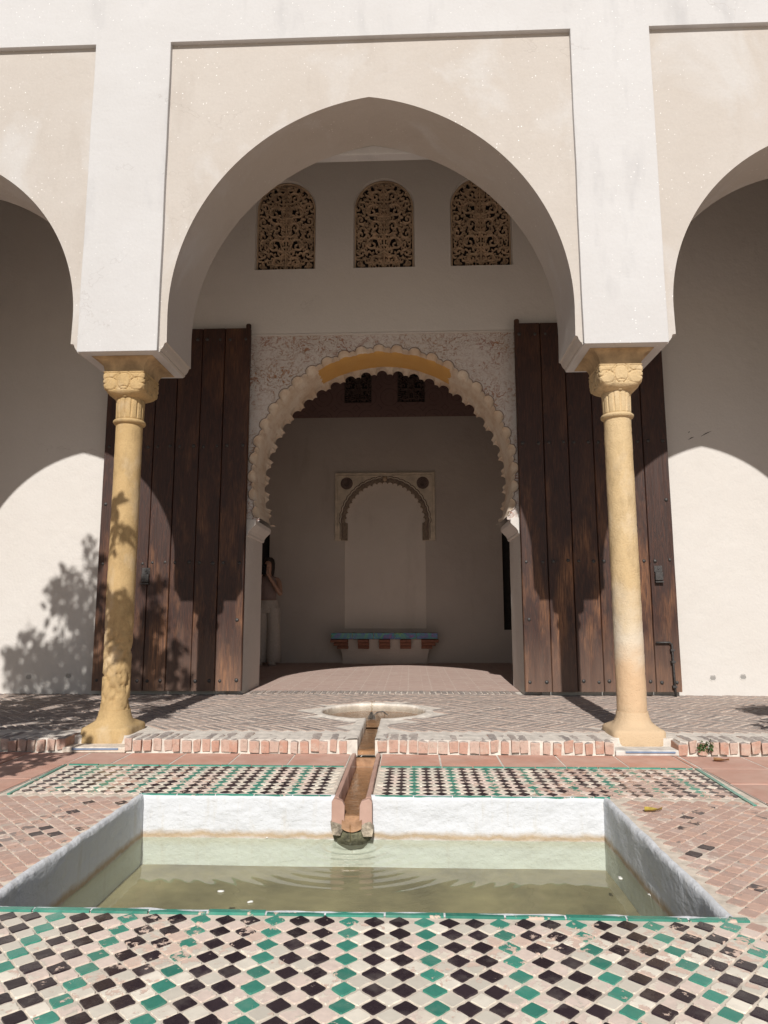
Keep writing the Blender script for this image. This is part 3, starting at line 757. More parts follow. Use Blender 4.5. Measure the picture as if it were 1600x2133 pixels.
# little fountain jet in the basin
jet = thing('fountain_jet', (BC.x-.02, BC.y-.03, -.06), 'small metal nozzle throwing a thin water jet in round basin', 'fountain')
MB().lathe([(.035, 0), (.03, .02), (.014, .04), (.009, .055)], (BC.x-.02, BC.y-.03, -.06), 16).build('nozzle', M['iron'], jet, smooth=True)
MB().tube([(BC.x+.0, BC.y-.03, -.03), (BC.x+.03, BC.y-.03, -.005), (BC.x+.08, BC.y-.03, .0), (BC.x+.12, BC.y-.03, -.03)], .005, 6).build('feed_pipe', M['iron'], jet, smooth=True)
jb = MB()
for k in range(14):
    z = -.0+.17*(k/26)**.9
    jb.lathe([(0, -.007), (.0035, -.004), (.0035, .004), (0, .007)], (BC.x-.02+rnd.uniform(-.008, .008)+(.05*(k % 3 == 0)*(k/26)), BC.y-.03+rnd.uniform(-.008, .008), z), 6)
jb.tube([(BC.x-.02, BC.y-.03, -.01), (BC.x-.02, BC.y-.03, .09)], [.003, .001], 6)
jb.build('water_jet', M['trickle'], jet, smooth=True)

# ------------------------------------------------------------------ arcade wall
ZB, ZT, WT, TH, RC = 2.744, 5.276, 6.9, .612, .04
aw = thing('arcade_wall', (0, .3, ZB), 'cream plastered wall of three pointed horseshoe arches facing the pool', 'wall')
def arch_pts(xc, a, rise, zs, n=36):
    c = (rise*rise-a*a)/(2*a); Rr = a+c; out = []
    t1 = math.acos(c/Rr)
    for k in range(n+1): t_ = t1*k/n; out.append((xc-(-c+Rr*math.cos(t_)), zs+Rr*math.sin(t_)))   # left side, going up
    for k in range(n-1, -1, -1): t_ = t1*k/n; out.append((xc+(-c+Rr*math.cos(t_)), zs+Rr*math.sin(t_)))
    return out
def bay(xl, xr, xc, a, rise, zs):
    foot_l = [(xl-.03, ZB+.004), (xl+.004, ZB+.004), (xl+.012, ZB+.012), (xl+.012, ZB+.022), (xl+.022, ZB+.030), (xl+.034, ZB+.048), (xl+.040, ZB+.068), (xl+.044, ZB+.074), (xc-a+.004, ZB+.078)]
    foot_r = [(2*xc-p[0], p[1]) for p in foot_l] if abs((xl+xr)/2-xc) < .01 else [(xr+.03, ZB+.004), (xr-.004, ZB+.004), (xr-.012, ZB+.012), (xr-.012, ZB+.022), (xr-.022, ZB+.030), (xr-.034, ZB+.048), (xr-.040, ZB+.068), (xr-.044, ZB+.074), (xc+a-.004, ZB+.078)]
    pts = foot_l + arch_pts(xc, a, rise, zs) + foot_r[::-1]
    poly = pts + [(xr+.03, ZT+.03), (xl-.03, ZT+.03)]
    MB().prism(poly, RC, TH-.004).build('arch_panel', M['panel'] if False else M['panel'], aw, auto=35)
bay(-1.552, 1.552, 0.004, 1.503, 1.735, 3.045)
bay(2.153, 4.487, 3.32, 1.105, 1.365, 3.03)
bay(-4.487, -2.153, -3.32, 1.105, 1.365, 3.03)
def rough_box(x0, x1, y0, y1, z0, z1, nm, mt, seed):
    b_ = MB(); st = .12
    nx_, nz_ = max(2, int((x1-x0)/st)), max(2, int((z1-z0)/st)); P = []
    for i in range(nx_+1):
        P.append([(x0+(x1-x0)*i/nx_+(noise.noise(Vector((seed, z0+(z1-z0)*j/nz_*3, i*9)))*.0035 if i in (0, nx_) else 0), y0, z0+(z1-z0)*j/nz_) for j in range(nz_+1)])
    b_.grid(P)
    ring = [P[i][0] for i in range(nx_+1)]+[P[-1][j] for j in range(1, nz_+1)]+[P[i][-1] for i in range(nx_-1, -1, -1)]+[P[0][j] for j in range(nz_-1, 0, -1)]
    back = [(p[0], y1, p[2]) for p in ring]; n = len(ring)
    b_.add(ring+back, [(i, (i+1) % n, n+(i+1) % n, n+i) for i in range(n)]+[tuple(range(2*n-1, n-1, -1))])
    return b_.build(nm, mt, aw, bevel=.006)
def wavy(x, z0, z1):
    n = max(2, int(abs(z1-z0)/.14)); return [(x+noise.noise(Vector((x*7, (z0+(z1-z0)*k/n)*2.3, 4)))*.004, z0+(z1-z0)*k/n) for k in range(n+1)]
comb = [(-5.6, ZT)]
for xc in (-4.787, -1.852, 1.852, 4.787): comb += wavy(xc-.30, ZT, ZB)+wavy(xc+.30, ZB, ZT)
comb += [(5.6, ZT), (5.6, WT), (-5.6, WT)]
MB().prism(comb, 0, TH).build('plaster_frame', M['plaster'], aw, bevel=.006)
for s_ in (-1, 1):
    xx = sorted((s_*5.087, s_*5.6)); MB().box(xx[0], xx[1], .002, TH-.002, -.1, ZT).build('end_pier', M['plaster'], aw)
MB().box(-1.2, 1.2, TH-.002, TH+.10, 4.705, 5.3).build('lintel', M['plaster'], aw, bevel=.01)

# gallery shell
gs = thing('gallery_roof', (0, 1.5, 6.3), 'flat plaster ceiling over the shaded gallery', 'roof')
MB().box(-5.6, 5.6, TH-.05, 2.6, 6.3, 6.6).build('ceiling_slab', M['wall'], gs)
for s_ in (-1, 1):
    lw = thing('gallery_end_wall', (s_*5.6, 1.5, 0), 'plain plaster wall closing the gallery %s' % ('beside the drop bolt door' if s_ > 0 else 'beside the leaf shaded door'), 'wall')
    xx = sorted((s_*5.5, s_*5.7)); MB().box(xx[0], xx[1], .1, 2.6, -.1, 6.6).build('wall_face', M['wall'], lw)

# ------------------------------------------------------------------ columns
def rsq(a, p):
    c, s_ = abs(math.cos(a)), abs(math.sin(a)); return (c**p+s_**p)**(-1/p)
def make_column(x, y, mat_, label, lean, pitted, slab):
    t = thing('column', (x, y, -.07), label, 'column', 'sandstone columns carrying the arcade')
    C = (x, y, 0)
    def lx(z): return lean*(z-2.3)/2.2
    def shift(b_):
        b_.v = [(p[0]+lx(p[2]), p[1], p[2]) for p in b_.v]; return b_
    b_ = MB()
    prof = [(.01, -.07), (.172, -.07), (.177, -.055), (.178, .026), (.171, .040), (.158, .047), (.142, .059), (.126, .080), (.115, .108), (.1065, .15), (.01, .152)]
    def shp(a, z, r):
        p = 9 if z < .04 else max(2.0, 9-(z-.04)/.035*7)
        return r*rsq(a, p)*(1+.028*noise.noise(Vector((math.cos(a)*3+x, math.sin(a)*3, z*14)))) if r > .02 else r
    b_.lathe(prof, C, 72, shp); shift(b_).build('base', mat_, t, auto=50)
    b_ = MB(); n = 64; P = []
    zs_ = [.15+(2.262-.15)*i/130 for i in range(131)]
    for k in range(n):
        a = 2*math.pi*k/n; row = []
        for z in zs_:
            r = .1015 - .004*(z/2.2)
            q = Vector((math.cos(a)*.1, math.sin(a)*.1, z))
            r += .0022*noise.noise(q*14)+.0010*noise.noise(q*55)
            if pitted:
                d = max(0, min(1, (.78-z)/.22))*max(0, min(1, (z-.14)/.08))
                e = noise.noise(q*26+Vector((3, 1, 7)))+.6*noise.noise(q*58)
                r -= d*(.003+max(0, e-.02)*.034)
            else: r += .0018*noise.noise(q*85)
            row.append((x+r*math.cos(a), y+r*math.sin(a), z))
        P.append(row)
    b_.grid(P, True); shift(b_).build('shaft', mat_, t, smooth=True)
    b_ = MB().lathe([(.098, 2.255), (.112, 2.262), (.119, 2.273), (.119, 2.282), (.110, 2.292), (.096, 2.296)], C, 48, lambda a, z, r: r*(1+.012*noise.noise(Vector((math.cos(a)*4, math.sin(a)*4, z*9+x)))))
    shift(b_).build('neck_ring', mat_, t, smooth=True)
    def flute(a, z, r):
        f = abs(((a/(2*math.pi)*14) % 1)-.5)*2
        top = max(0, min(1, (2.452-z)/.02)); bot = max(0, min(1, (z-2.302)/.01))
        return r - .011*top*bot*max(0, 1-(f/.30)**2)
    b_ = MB().lathe([(.095, 2.292), (.100, 2.300), (.102, 2.31), (.103, 2.36), (.104, 2.41), (.106, 2.44), (.104, 2.455), (.098, 2.475)], C, 168, flute)
    shift(b_).build('fluted_neck', mat_, t, smooth=True)
    # block capital with palmette relief
    n = 192; zs_ = [2.455, 2.462, 2.470, 2.480, 2.49, 2.497]+[2.50+.138*i/34 for i in range(35)]
    P = []
    def relief(u, v):
        # u -1..1 across the face, v 0..1 up; returns groove depth 0..1
        g_ = 0.0
        def ell(cu, cv, ru, rv, wd=.13):
            d = math.hypot((u-cu)/ru, (v-cv)/rv); return max(0, 1-abs(d-1)/wd)
        g_ = max(g_, ell(0, .48, .34, .50)*(1 if v < .9 else 0))
        for s_ in (-1, 1):
            g_ = max(g_, ell(s_*.72, .30, .40, .36)*(1 if (abs(u) > .34) else 0))
            g_ = max(g_, ell(s_*.95, .62, .22, .30, .2)*.8)
            d = abs((v-.98)+(abs(u)-.22)*.95*1.2); g_ = max(g_, max(0, 1-d/.055)*(1 if .2 < abs(u) < .52 else 0))
        g_ = max(g_, max(0, 1-abs(v-.90)/.03)*.7)
        g_ = max(g_, .7*max(0, 1-abs(v-.12-.06*math.cos(u*9))/.05)*(1 if abs(u) < .3 else 0))
        return g_
    for k in range(n):
        a = 2*math.pi*k/n; row = []
        c_, s_ = math.cos(a), math.sin(a)
        u = (s_/abs(c_) if abs(c_) > abs(s_) else c_/abs(s_))
        for z in zs_:
            if z < 2.50:
                f = (z-2.455)/.045; hw = .100+(.150-.100)*math.sin(f*math.pi/2)**.8; pw = 2.2+8*f*f
            else:
                f = (z-2.50)/.138; hw = .150+.009*min(1, f*2.5)**.5; pw = 12+14*f
            r = hw*rsq(a, pw)
            if z > 2.502: r -= .012*relief(u*1.02, (z-2.50)/.138)
            else: r -= .008*max(0, math.cos(a*4+math.pi))*((z-2.455)/.045)
            r += .0012*noise.noise(Vector((c_*6, s_*6, z*40)))
            row.append((x+r*c_, y+r*s_, z))
        P.append(row)
    b_ = MB().grid(P, True); b_.face(*[P[k][-1] for k in range(n)])
    cap_ = shift(b_).build('capital', mat_, t, auto=60)
    for k in range(4):
        a = k*math.pi/2
        bb = MB().lathe([(0, -.011), (.016, -.008), (.021, 0), (.016, .008), (0, .011)], (0, 0, 0), 14)
        bb.v = [(x+(.108+p[1]*.5)*math.cos(a)-p[0]*math.sin(a)+lx(2.45), y+(.108+p[1]*.5)*math.sin(a)+p[0]*math.cos(a), 2.463+p[2]) for p in bb.v]
        bb.build('knob', mat_, cap_, smooth=True)
    # cavetto impost under the plaster
    P = []
    for i in range(13):
        f = i/12; e = 1-math.sqrt(max(0, 1-f*f)); z = 2.638+.104*f
        hx_, hy0, hy1 = .150+(.232-.150)*e, .150+(.205-.150)*e, .150+(.290-.150)*e
        row = []
        for (sx, sy) in ((-1, -1), (1, -1), (1, 1), (-1, 1)): row.append((x+sx*hx_, y+(hy1 if sy > 0 else -hy0), z))
        P.append(row)
    b_ = MB()
    for i in range(12):
        for k in range(4): b_.face(P[i][k], P[i][(k+1) % 4], P[i+1][(k+1) % 4], P[i+1][k])
    b_.build('impost', M['cavetto'], t, auto=50)
    b_ = MB().box(x-.215+lx(0), x+.215+lx(0), -.022, y-.16, -.094, -.058); b_.jitter(.006, 9, x)
    b_.build('footing', M['whitewash'] if slab else M['bed'], t, bevel=.006)
    MB().box(x-.15+lx(0), x+.17+lx(0), -.030, -.017, -.073, -.063).jitter(.003, 20, 2).build('tile_edge', M['blue_line'], t)
    return t
make_column(-1.847, .29, M['stone_l'], 'golden sandstone column with deeply pitted lower shaft and leaf shadows', .0, True, False)
make_column(1.847, .29, M['stone_r'], 'pale sandstone column standing on a whitewashed slab with blue edge', .0, False, True)
for s_ in (-1, 1): make_column(s_*4.787, .29, M['stone_l'] if s_ < 0 else M['stone_r'], 'outer sandstone column at the %s end of the arcade' % ('drop bolt door' if s_ > 0 else 'leaf shaded door'), 0, False, False)

# ------------------------------------------------------------------ gallery back wall with the lobed doorway
YW, YP, YH = 2.47, 2.497, 3.30
gw = thing('gallery_wall', (0, YW, 0), 'white plaster wall behind the arcade with lobed doorway and three pierced windows', 'wall')
AX, AZ = 1.62, 3.893
def win_loop(xc, n=20):
    hw, z0, zs_ = .345, 4.648, 5.385
    return [(xc-hw, z0), (xc+hw, z0)] + [(xc+hw*math.cos(math.pi*k/n), zs_+hw*math.sin(math.pi*k/n)) for k in range(n+1)]
WX = (-1.09, .025, 1.113)
loops = [[(-5.6, -.01), (-AX, -.01), (-AX, AZ), (AX, AZ), (AX, -.01), (5.6, -.01), (5.6, 6.5), (-5.6, 6.5)]] + [win_loop(x) for x in WX]
b_ = MB().sheet_xz(loops, YW)
for A, c in (((-AX, -.01), (-AX, AZ)), ((-AX, AZ), (AX, AZ)), ((AX, AZ), (AX, -.01))):
    b_.face((A[0], YW, A[1]), (c[0], YW, c[1]), (c[0], YP+.01, c[1]), (A[0], YP+.01, A[1]))
b_.build('wall_face', M['wall'], gw)
# doorway curve
DC, DR = 2.305, 1.45
TA, TB = R(-19.5), R(199.5)
NL = 27
def lobe(f):
    """f: 0..1 along the arch; returns 0 at cusps .. 1 at the crown of each scallop"""
    q = (f*NL) % 1.0
    if q < .66: u = (q/.66-.5)*2; return math.sqrt(max(0, 1-u*u))
    u = ((q-.66)/.34-.5)*2
    return .30*math.sqrt(max(0, 1-u*u)) 
NT_ = NL*22
prof_y = [(YP, 1.0, 0), (YP+.012, 1.0, 0), (YP+.045, .85, 0), (YP+.075, .55, 0), (YP+.10, .22, 0), (YP+.125, 0, 0), (YP+.3, 0, 0), (YP+.5, 0, 0), (YH-.20, 0, 0), (YH-.185, 0, .3), (YH-.15, 0, .62), (YH-.10, 0, .86), (YH-.05, 0, 1.0), (YH, 0, 1.0)]
RS = DR-.052
P = []; front = []; back = []
for i in range(NT_+1):
    f = i/NT_; th = TB+(TA-TB)*f; row = []
    lb = lobe(f)
    for (y, af, ab) in prof_y:
        r = RS + af*.052*lb - ab*.0 + (ab*(lb*.062-.022))
        r += .003*noise.noise(Vector((th*9, y*9, 2)))
        row.append((r*math.cos(th), y, DC+r*math.sin(th)))
    P.append(row); front.append((row[0][0], row[0][2])); back.append((row[-1][0], row[-1][2]))
arch = MB().grid(P).build('lobed_arch', M['soffit'], gw, auto=50)
# dark drawn moulding that follows the scallops on the face
b_ = MB(); cur = []
for i in range(0, NT_+1, 2):
    f = i/NT_; th = TB+(TA-TB)*f; r = RS+.052*lobe(f)+.008
    cur.append((r*math.cos(th), YP-.003, DC+r*math.sin(th)))
b_.tube(cur, .0045, 5); b_.build('scalloped_moulding', M['band'], arch, smooth=True)
for k in range(NL):   # little carved drops between the big scallops
    f = (k+.83)/NL
    if f > 1: continue
    th = TB+(TA-TB)*f
    b_ = MB()
    for dq, ln in ((-.0085, .034), (0, .044), (.0085, .034)):
        t2 = th+dq*2.2
        b_.tube([((RS+.075)*math.cos(t2), YP-.002, DC+(RS+.075)*math.sin(t2)), ((RS+.045)*math.cos(t2), YP+.03, DC+(RS+.045)*math.sin(t2)), ((RS+.004)*math.cos(t2), YP+.085, DC+(RS+.004)*math.sin(t2))], [.006, .008, .003], 5)
    b_.build('carved_drop', M['niche'], arch, smooth=True)
ZI = DC+DR*math.sin(TA)     # springing of the lobes
loop = [(-AX, ZI-.01), (front[0][0], ZI-.01)]
poly = [(-AX, ZI-.02), (front[0][0], ZI-.02)] + front + [(front[-1][0], ZI-.02), (AX, ZI-.02), (AX, AZ), (-AX, AZ)]
MB().sheet_xz([poly], YP).build('alfiz_panel', M['stucco'], gw)
MB().box(-AX, AX, YW+.004, YP+.004, AZ-.022, AZ-.002).build('alfiz_fillet', M['jamb'], gw, bevel=.004)
JX = 1.452
for s_ in (-1, 1):
    b_ = MB()
    xs = (s_*AX, s_*JX)
    b_.face((xs[0], YP, -.01), (xs[1], YP, -.01), (xs[1], YP, ZI-.02), (xs[0], YP, ZI-.02))
    nz_, nyy = 40, 14; G = []
    for i in range(nyy+1):
        G.append([(xs[1]+noise.noise(Vector((YP+(YH-YP)*i/nyy, z_/nz_*4, s_*3)))*.006*(0 if i == 0 else 1), YP+(YH-YP)*i/nyy, -.01+(ZI-.10)*z_/nz_) for z_ in range(nz_+1)])
    b_.grid(G)
    b_.build('jamb', M['jamb'], gw, auto=40)
    xi = JX-.012
    prof = [(JX+.06, ZI-.175), (xi, ZI-.175), (xi-.010, ZI-.165), (xi-.012, ZI-.145), (xi-.030, ZI-.115), (xi-.070, ZI-.075), (xi-.088, ZI-.055), (xi-.088, ZI-.012), (xi-.078, ZI), (JX+.06, ZI)]
    MB().prism([(s_*p[0], p[1]) for p in prof], YP-.02, YH-.002).jitter(.002, 10, s_).build('impost_block', M['jamb'], gw, bevel=.004)
    # plain strip of stucco beside the arch foot
# pierced windows
def stroke(b_, pts, w0, w1, y, h):
    """raised ribbon with a ridge: points in XZ"""
    n = len(pts); L_, C_, R_ = [], [], []
    for i, p in enumerate(pts):
        q0, q1 = pts[max(0, i-1)], pts[min(n-1, i+1)]; dx, dz = q1[0]-q0[0], q1[1]-q0[1]; l = math.hypot(dx, dz) or 1
        f = i/(n-1); ww = w0+(w1-w0)*f; ww *= (1 if .04 < f < .98 else .5)
        nx_, nz_ = -dz/l*ww, dx/l*ww
        L_.append((p[0]+nx_, y, p[1]+nz_)); C_.append((p[0], y-h, p[1])); R_.append((p[0]-nx_, y, p[1]-nz_))
    b_.grid([L_, C_, R_]); b_.grid([[(a[0], a[1]+.022, a[2]) for a in L_], L_]); b_.grid([R_, [(a[0], a[1]+.022, a[2]) for a in R_]])
def lattice_mesh(hw, H, HS, seed, y):
    """mirrored scrolling foliage inside an arched light, local x centred, z from 0"""
    r_ = random.Random(seed); b_ = MB()
    def inside(x, z, mg=.02):
        if z < mg or abs(x) > hw-mg: return False
        return z < HS or math.hypot(x, z-HS) < hw-mg
    def both(pts, w0, w1, h=.014):
        stroke(b_, pts, w0, w1, y, h); stroke(b_, [(-p[0], p[1]) for p in pts], w0, w1, y, h)
    def spiral(cx, cz, r0, turns, a0, sgn, n=18, r1=.006):
        return [(cx+(r0+(r1-r0)*(k/n)**.8)*math.cos(a0+sgn*turns*2*math.pi*k/n), cz+(r0+(r1-r0)*(k/n)**.8)*math.sin(a0+sgn*turns*2*math.pi*k/n)) for k in range(n+1)]
    stroke(b_, [(0, .01+(H-.05)*k/24) for k in range(25)], .011, .007, y, .016)
    occ = []
    for (cz, rr, cx) in [(.10, .075, .10), (.30, .10, .13), (.52, .085, .10), (.70, .095, .135), (.88, .08, .10), (.19, .06, .25), (.42, .07, .26), (.60, .06, .265), (.78, .055, .255)]:
        if not inside(cx+rr*.6, cz): continue
        both(spiral(cx, cz, rr, 1.25, math.pi+(.5 if cz % .2 > .1 else -.5), 1 if r_.random() < .6 else -1), .011, .008); occ.append((cx, cz, rr*.75))
        for q in range(5):      # feathered palmette
            a = -.4+q*.42; both([(cx+.018*math.cos(a), cz+.018*math.sin(a)), (cx+rr*.5*math.cos(a+.12), cz+rr*.5*math.sin(a+.12)), (cx+rr*.86*math.cos(a+.35), cz+rr*.86*math.sin(a+.35))], .008, .003, .009)
    for z0 in (.05, .22, .40, .62, .80, .95):     # ogee stems springing from the axis
        if z0+.16 > H: continue
        both([(0, z0), (.03, z0+.03), (.055, z0+.075), (.05, z0+.12), (.02, z0+.155), (0, z0+.17)], .010, .006)
        both([(0, z0+.02), (.05, z0+.01), (.10, z0+.035), (.15, z0+.03)], .009, .003)
    cnt = 0
    for _ in range(2600):
        x, z = r_.uniform(.02, hw), r_.uniform(.0, H)
        rr = r_.uniform(.020, .034)
        if not inside(x+rr*.8, z, .012) or not inside(x, z+rr, .012) or z < rr: continue
        if any(math.hypot(x-a, z-c) < (d+rr)*.74 for a, c, d in occ): continue
        occ.append((x, z, rr)); cnt += 1
        both(spiral(x, z, rr*1.15, r_.uniform(.7, 1.0), r_.uniform(0, 6.28), r_.choice((-1, 1)), 9, .008), .0085, .006, .012)
        a = r_.uniform(0, 6.28)
        both([(x, z), (x+.5*rr*math.cos(a), z+.5*rr*math.sin(a)), (x+1.5*rr*math.cos(a+.5), z+1.5*rr*math.sin(a+.5))], .007, .002, .010)
    # rim
    rim_ = [(-hw+.008, .008), (-hw+.008, HS)]+[((hw-.008)*math.cos(math.pi-math.pi*k/20), HS+(hw-.008)*math.sin(math.pi-math.pi*k/20)) for k in range(1, 20)]+[(hw-.008, HS), (hw-.008, .008)]
    stroke(b_, rim_, .012, .012, y, .004); stroke(b_, [(-hw, .008), (hw, .008)], .012, .012, y, .004)
    return b_
lat = lattice_mesh(.333, 1.066, .737, 5, 0).mesh('lattice', M['stone_carving'], fix=False)
for xc in WX:
    lp = win_loop(xc); b_ = MB(); lp2 = lp+[lp[0]]
    for A, c in zip(lp2[:-1], lp2[1:]): b_.face((A[0], YW, A[1]), (c[0], YW, c[1]), (xc+(c[0]-xc)*.965, YW+.045, c[1]), (xc+(A[0]-xc)*.965, YW+.045, A[1]))
    wv = b_.build('window', M['wall'], gw)
    inst('lattice', lat, wv, (xc, YW+.050, 4.655))
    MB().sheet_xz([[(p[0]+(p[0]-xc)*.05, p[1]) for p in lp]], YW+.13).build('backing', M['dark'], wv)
# back side of the wall towards the hall
poly2 = [(-JX, -.01), (-JX, ZI-.02)] + back + [(JX, ZI-.02), (JX, -.01)]
MB().sheet_xz([[(-3.05, -.01)]+poly2+[(3.05, -.01), (3.05, 6.5), (-3.05, 6.5)]], YH).build('hall_face', M['hall'], gw)

for (a_, c_) in (((1434, 916), (1446, 910)), ((1460, 909), (1482, 898)), ((1434, 902), (1437, 899))):
    A_, C_ = hy(*a_, YW), hy(*c_, YW); MB().tube([A_, (A_+C_)/2+Vector((0, 0, .004)), C_], [.001, .005, .001], 4).build('crack', M['dark'], gw)
# vents low on the wall
def vent(px, py, label):
    p = hy(px, py, YW); t = thing('wall_vent', (p.x, YW, p.z), label, 'vent', 'round vents low on the gallery wall')
    b_ = MB(); ring = []
    for k in range(24):
        a = 2*math.pi*k/24; ring.append([(p.x+r_*math.cos(a), YW-d, p.z+r_*math.sin(a)) for r_, d in ((.040, .0), (.039, .002), (.033, .003), (.031, .001))])
    b_.grid(ring, True); b_.face(*[r_[-1] for r_ in ring]); b_.build('cover', M['wall'], t, auto=40)
    for k in range(4):
        z = p.z-.018+k*.012; hw = math.sqrt(.028**2-(z-p.z)**2)
        MB().box(p.x-hw, p.x+hw, YW-.0035, YW-.0005, z-.002, z+.002).build('slot', M['dark'], t)
vent(60, 1410, 'round wall vent farther from the leaf shaded door'); vent(143, 1408, 'round wall vent close beside the leaf shaded door')
vent(1485, 1412, 'round wall vent close beside the door with drop bolt'); vent(1548, 1410, 'round wall vent farther from the door with drop bolt')

# ------------------------------------------------------------------ door leaves
stud_me = MB().lathe([(.019, 0), (.019, .003), (.016, .009), (.009, .013), (0, .0145)], (0, 0, 0), 14).mesh('stud', M['iron'], smooth=True)
YD0, YD1 = 2.372, 2.432
def door(s_, label, bolt):
    xi, xo, z0, z1 = 1.436, 2.99, .045, 3.922
    t = thing('door_leaf', (s_*xi, YD1, z0), label, 'door', 'open timber door leaves')
    bounds = [xi+(xo-xi)*k/6+(rnd.uniform(-.018, .018) if 0 < k < 6 else 0) for k in range(7)]
    for k in range(6):
        a, c = bounds[k]+.0025, bounds[k+1]-.0025; dep = rnd.uniform(-.003, .003)
        b_ = MB(); nz_ = 30; P = []
        for (u, y) in ((a, YD1), (a, YD0+.006+dep), (a+.005, YD0+dep), ((a+c)/2, YD0+dep+rnd.uniform(-.002, .002)), (c-.005, YD0+dep), (c, YD0+.006+dep), (c, YD1)):
            P.append([(s_*(u+(noise.noise(Vector((u*9, z0+(z1-z0)*j/nz_*2.5, s_)))*.0022)), y, z0+(z1-z0)*j/nz_+(noise.noise(Vector((u*20, s_*3, j)))*.006 if j == 0 else 0)) for j in range(nz_+1)])
        b_.grid(P)
        b_.face(*[q[0] for q in P]); b_.face(*[q[-1] for q in P])
        b_.build('plank', M['wood'], t, auto=40)
    for z in (.145, .60 if False else None, 1.352, 2.60, 3.80):
        if z is None: continue
        for k in range(6):
            for f in ((.22, .80) if k else (.18, .80)):
                if z == .145 and rnd.random() < .2: continue
                u = bounds[k]+(bounds[k+1]-bounds[k])*f
                inst('stud', stud_me, t, (s_*u, YD0+.002, z+rnd.uniform(-.008, .008)), (math.pi/2, 0, 0), (rnd.uniform(.85, 1.1),)*3)
    for u, z in ((xi+.06, .76), (xo-.05, 1.98)):
        inst('stud', stud_me, t, (s_*u, YD0+.002, z), (math.pi/2, 0, 0))
    for z in (.25, 2.0, 3.6):
        MB().box(*sorted((s_*(xi+.02), s_*(xo-.02))), YD1-.002, YD1+.028, z-.07, z+.07).build('back_rail', M['wood'], t)
    MB().lathe([(.028, 0), (.028, .06), (.022, .068)], (s_*(xi+.03), (YD0+YD1)/2+.01, z1-.01), 16).build('pivot', M['wood'], t, smooth=False)
    lk = MB(); lx_ = (xo-.175) if s_ > 0 else (xo-.52)
    lb_ = MB().prism([(s_*lx_-.042, 1.30), (s_*lx_+.042, 1.30), (s_*lx_+.042, 1.235), (s_*lx_-.042, 1.235)], YD0-.010, YD0+.004); plate = lb_.build('lock_plate', M['iron'], t, bevel=.003)
    MB().box(s_*lx_-.040, s_*lx_+.040, YD0-.034, YD0-.008, 1.150, 1.232).build('lock_case', M['iron'], plate, bevel=.006)
    MB().box(s_*lx_-.042, s_*lx_+.042, YD0-.040, YD0+.002, 1.128, 1.142).build('lock_sill', M['iron'], plate, bevel=.002)
    inst('stud', stud_me, plate, (s_*lx_, YD0-.010, 1.27), (math.pi/2, 0, 0), (.5, .5, .5))
    if bolt:
        bx = 2.90
        rod = MB().tube([(bx-.155, YD0-.022, .53), (bx-.02, YD0-.022, .532), (bx, YD0-.022, .515), (bx+.004, YD0-.022, .40), (bx+.006, YD0-.022, .20), (bx+.01, YD0-.022, .006)], [.010, .010, .010, .010, .011, .012], 8).build('drop_bolt', M['iron'], t, smooth=True)
        for z in (.455, .34, .10):
            MB().box(bx-.016, bx+.024, YD0-.036, YD0+.003, z-.011, z+.011).build('bolt_staple', M['iron'], rod, bevel=.002)
    return t
door(-1, 'open plank door leaf with leafy shadow across its lower boards', False)
door(1, 'open plank door leaf with iron drop bolt at its foot', True)

# ------------------------------------------------------------------ hall behind the doorway
YB = 6.858; NX = -.132
hw_ = thing('hall_wall', (NX, YB, 0), 'shadowed hall end wall with arched niche under a painted frieze', 'wall')
cup = [[(NX+s_*1.965, .535), (NX+s_*2.75, .535), (NX+s_*2.75, 2.15), (NX+s_*1.965, 2.15)] for s_ in (-1, 1)]
nh, nz0, nzs, napex = .683, .56, 2.32, 3.03
na = math.asin(1.0)
niche = [(NX-nh, nz0), (NX+nh, nz0), (NX+nh, nzs)] + [(NX+nh*math.cos(math.pi*k/40), nzs+(napex-nzs)*math.sin(math.pi*k/40)) for k in range(1, 40)] + [(NX-nh, nzs)]
MB().sheet_xz([[(-3.0, -.01), (3.0, -.01), (3.0, 4.178), (-3.0, 4.178)], niche]+cup, YB).build('wall_face', M['hall'], hw_)
b_ = MB(); lp2 = niche+[niche[0]]
for A, c in zip(lp2[:-1], lp2[1:]): b_.face((A[0], YB, A[1]), (c[0], YB, c[1]), (c[0], YB+.055, c[1]), (A[0], YB+.055, A[1]))
b_.sheet_xz([niche], YB+.055); b_.build('niche_panel', M['hall2'], hw_)
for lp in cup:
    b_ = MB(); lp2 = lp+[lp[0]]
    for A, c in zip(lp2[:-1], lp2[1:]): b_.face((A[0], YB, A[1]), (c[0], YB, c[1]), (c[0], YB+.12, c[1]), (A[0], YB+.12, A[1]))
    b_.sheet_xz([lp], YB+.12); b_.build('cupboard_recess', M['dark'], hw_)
# painted frieze with two pierced lights
fl_ = [[(x0, 4.44), (x0+.475, 4.44), (x0+.475, 5.05), (x0, 5.05)] for x0 in (-.835, .091)]
MB().sheet_xz([[(-3.0, 4.178), (3.0, 4.178), (3.0, 6.3), (-3.0, 6.3)]]+fl_, YB-.002).build('painted_frieze', M['frieze'], hw_)
lat2 = lattice_mesh(.235, .60, .61, 9, 0).mesh('lattice', M['carving_dark'], fix=False)
for x0 in (-.835, .091):
    inst('lattice', lat2, hw_, (x0+.2375, YB+.02, 4.445)); MB().sheet_xz([[(x0-.02, 4.42), (x0+.495, 4.42), (x0+.495, 5.07), (x0-.02, 5.07)]], YB+.09).build('lattice_backing', M['dark'], hw_)
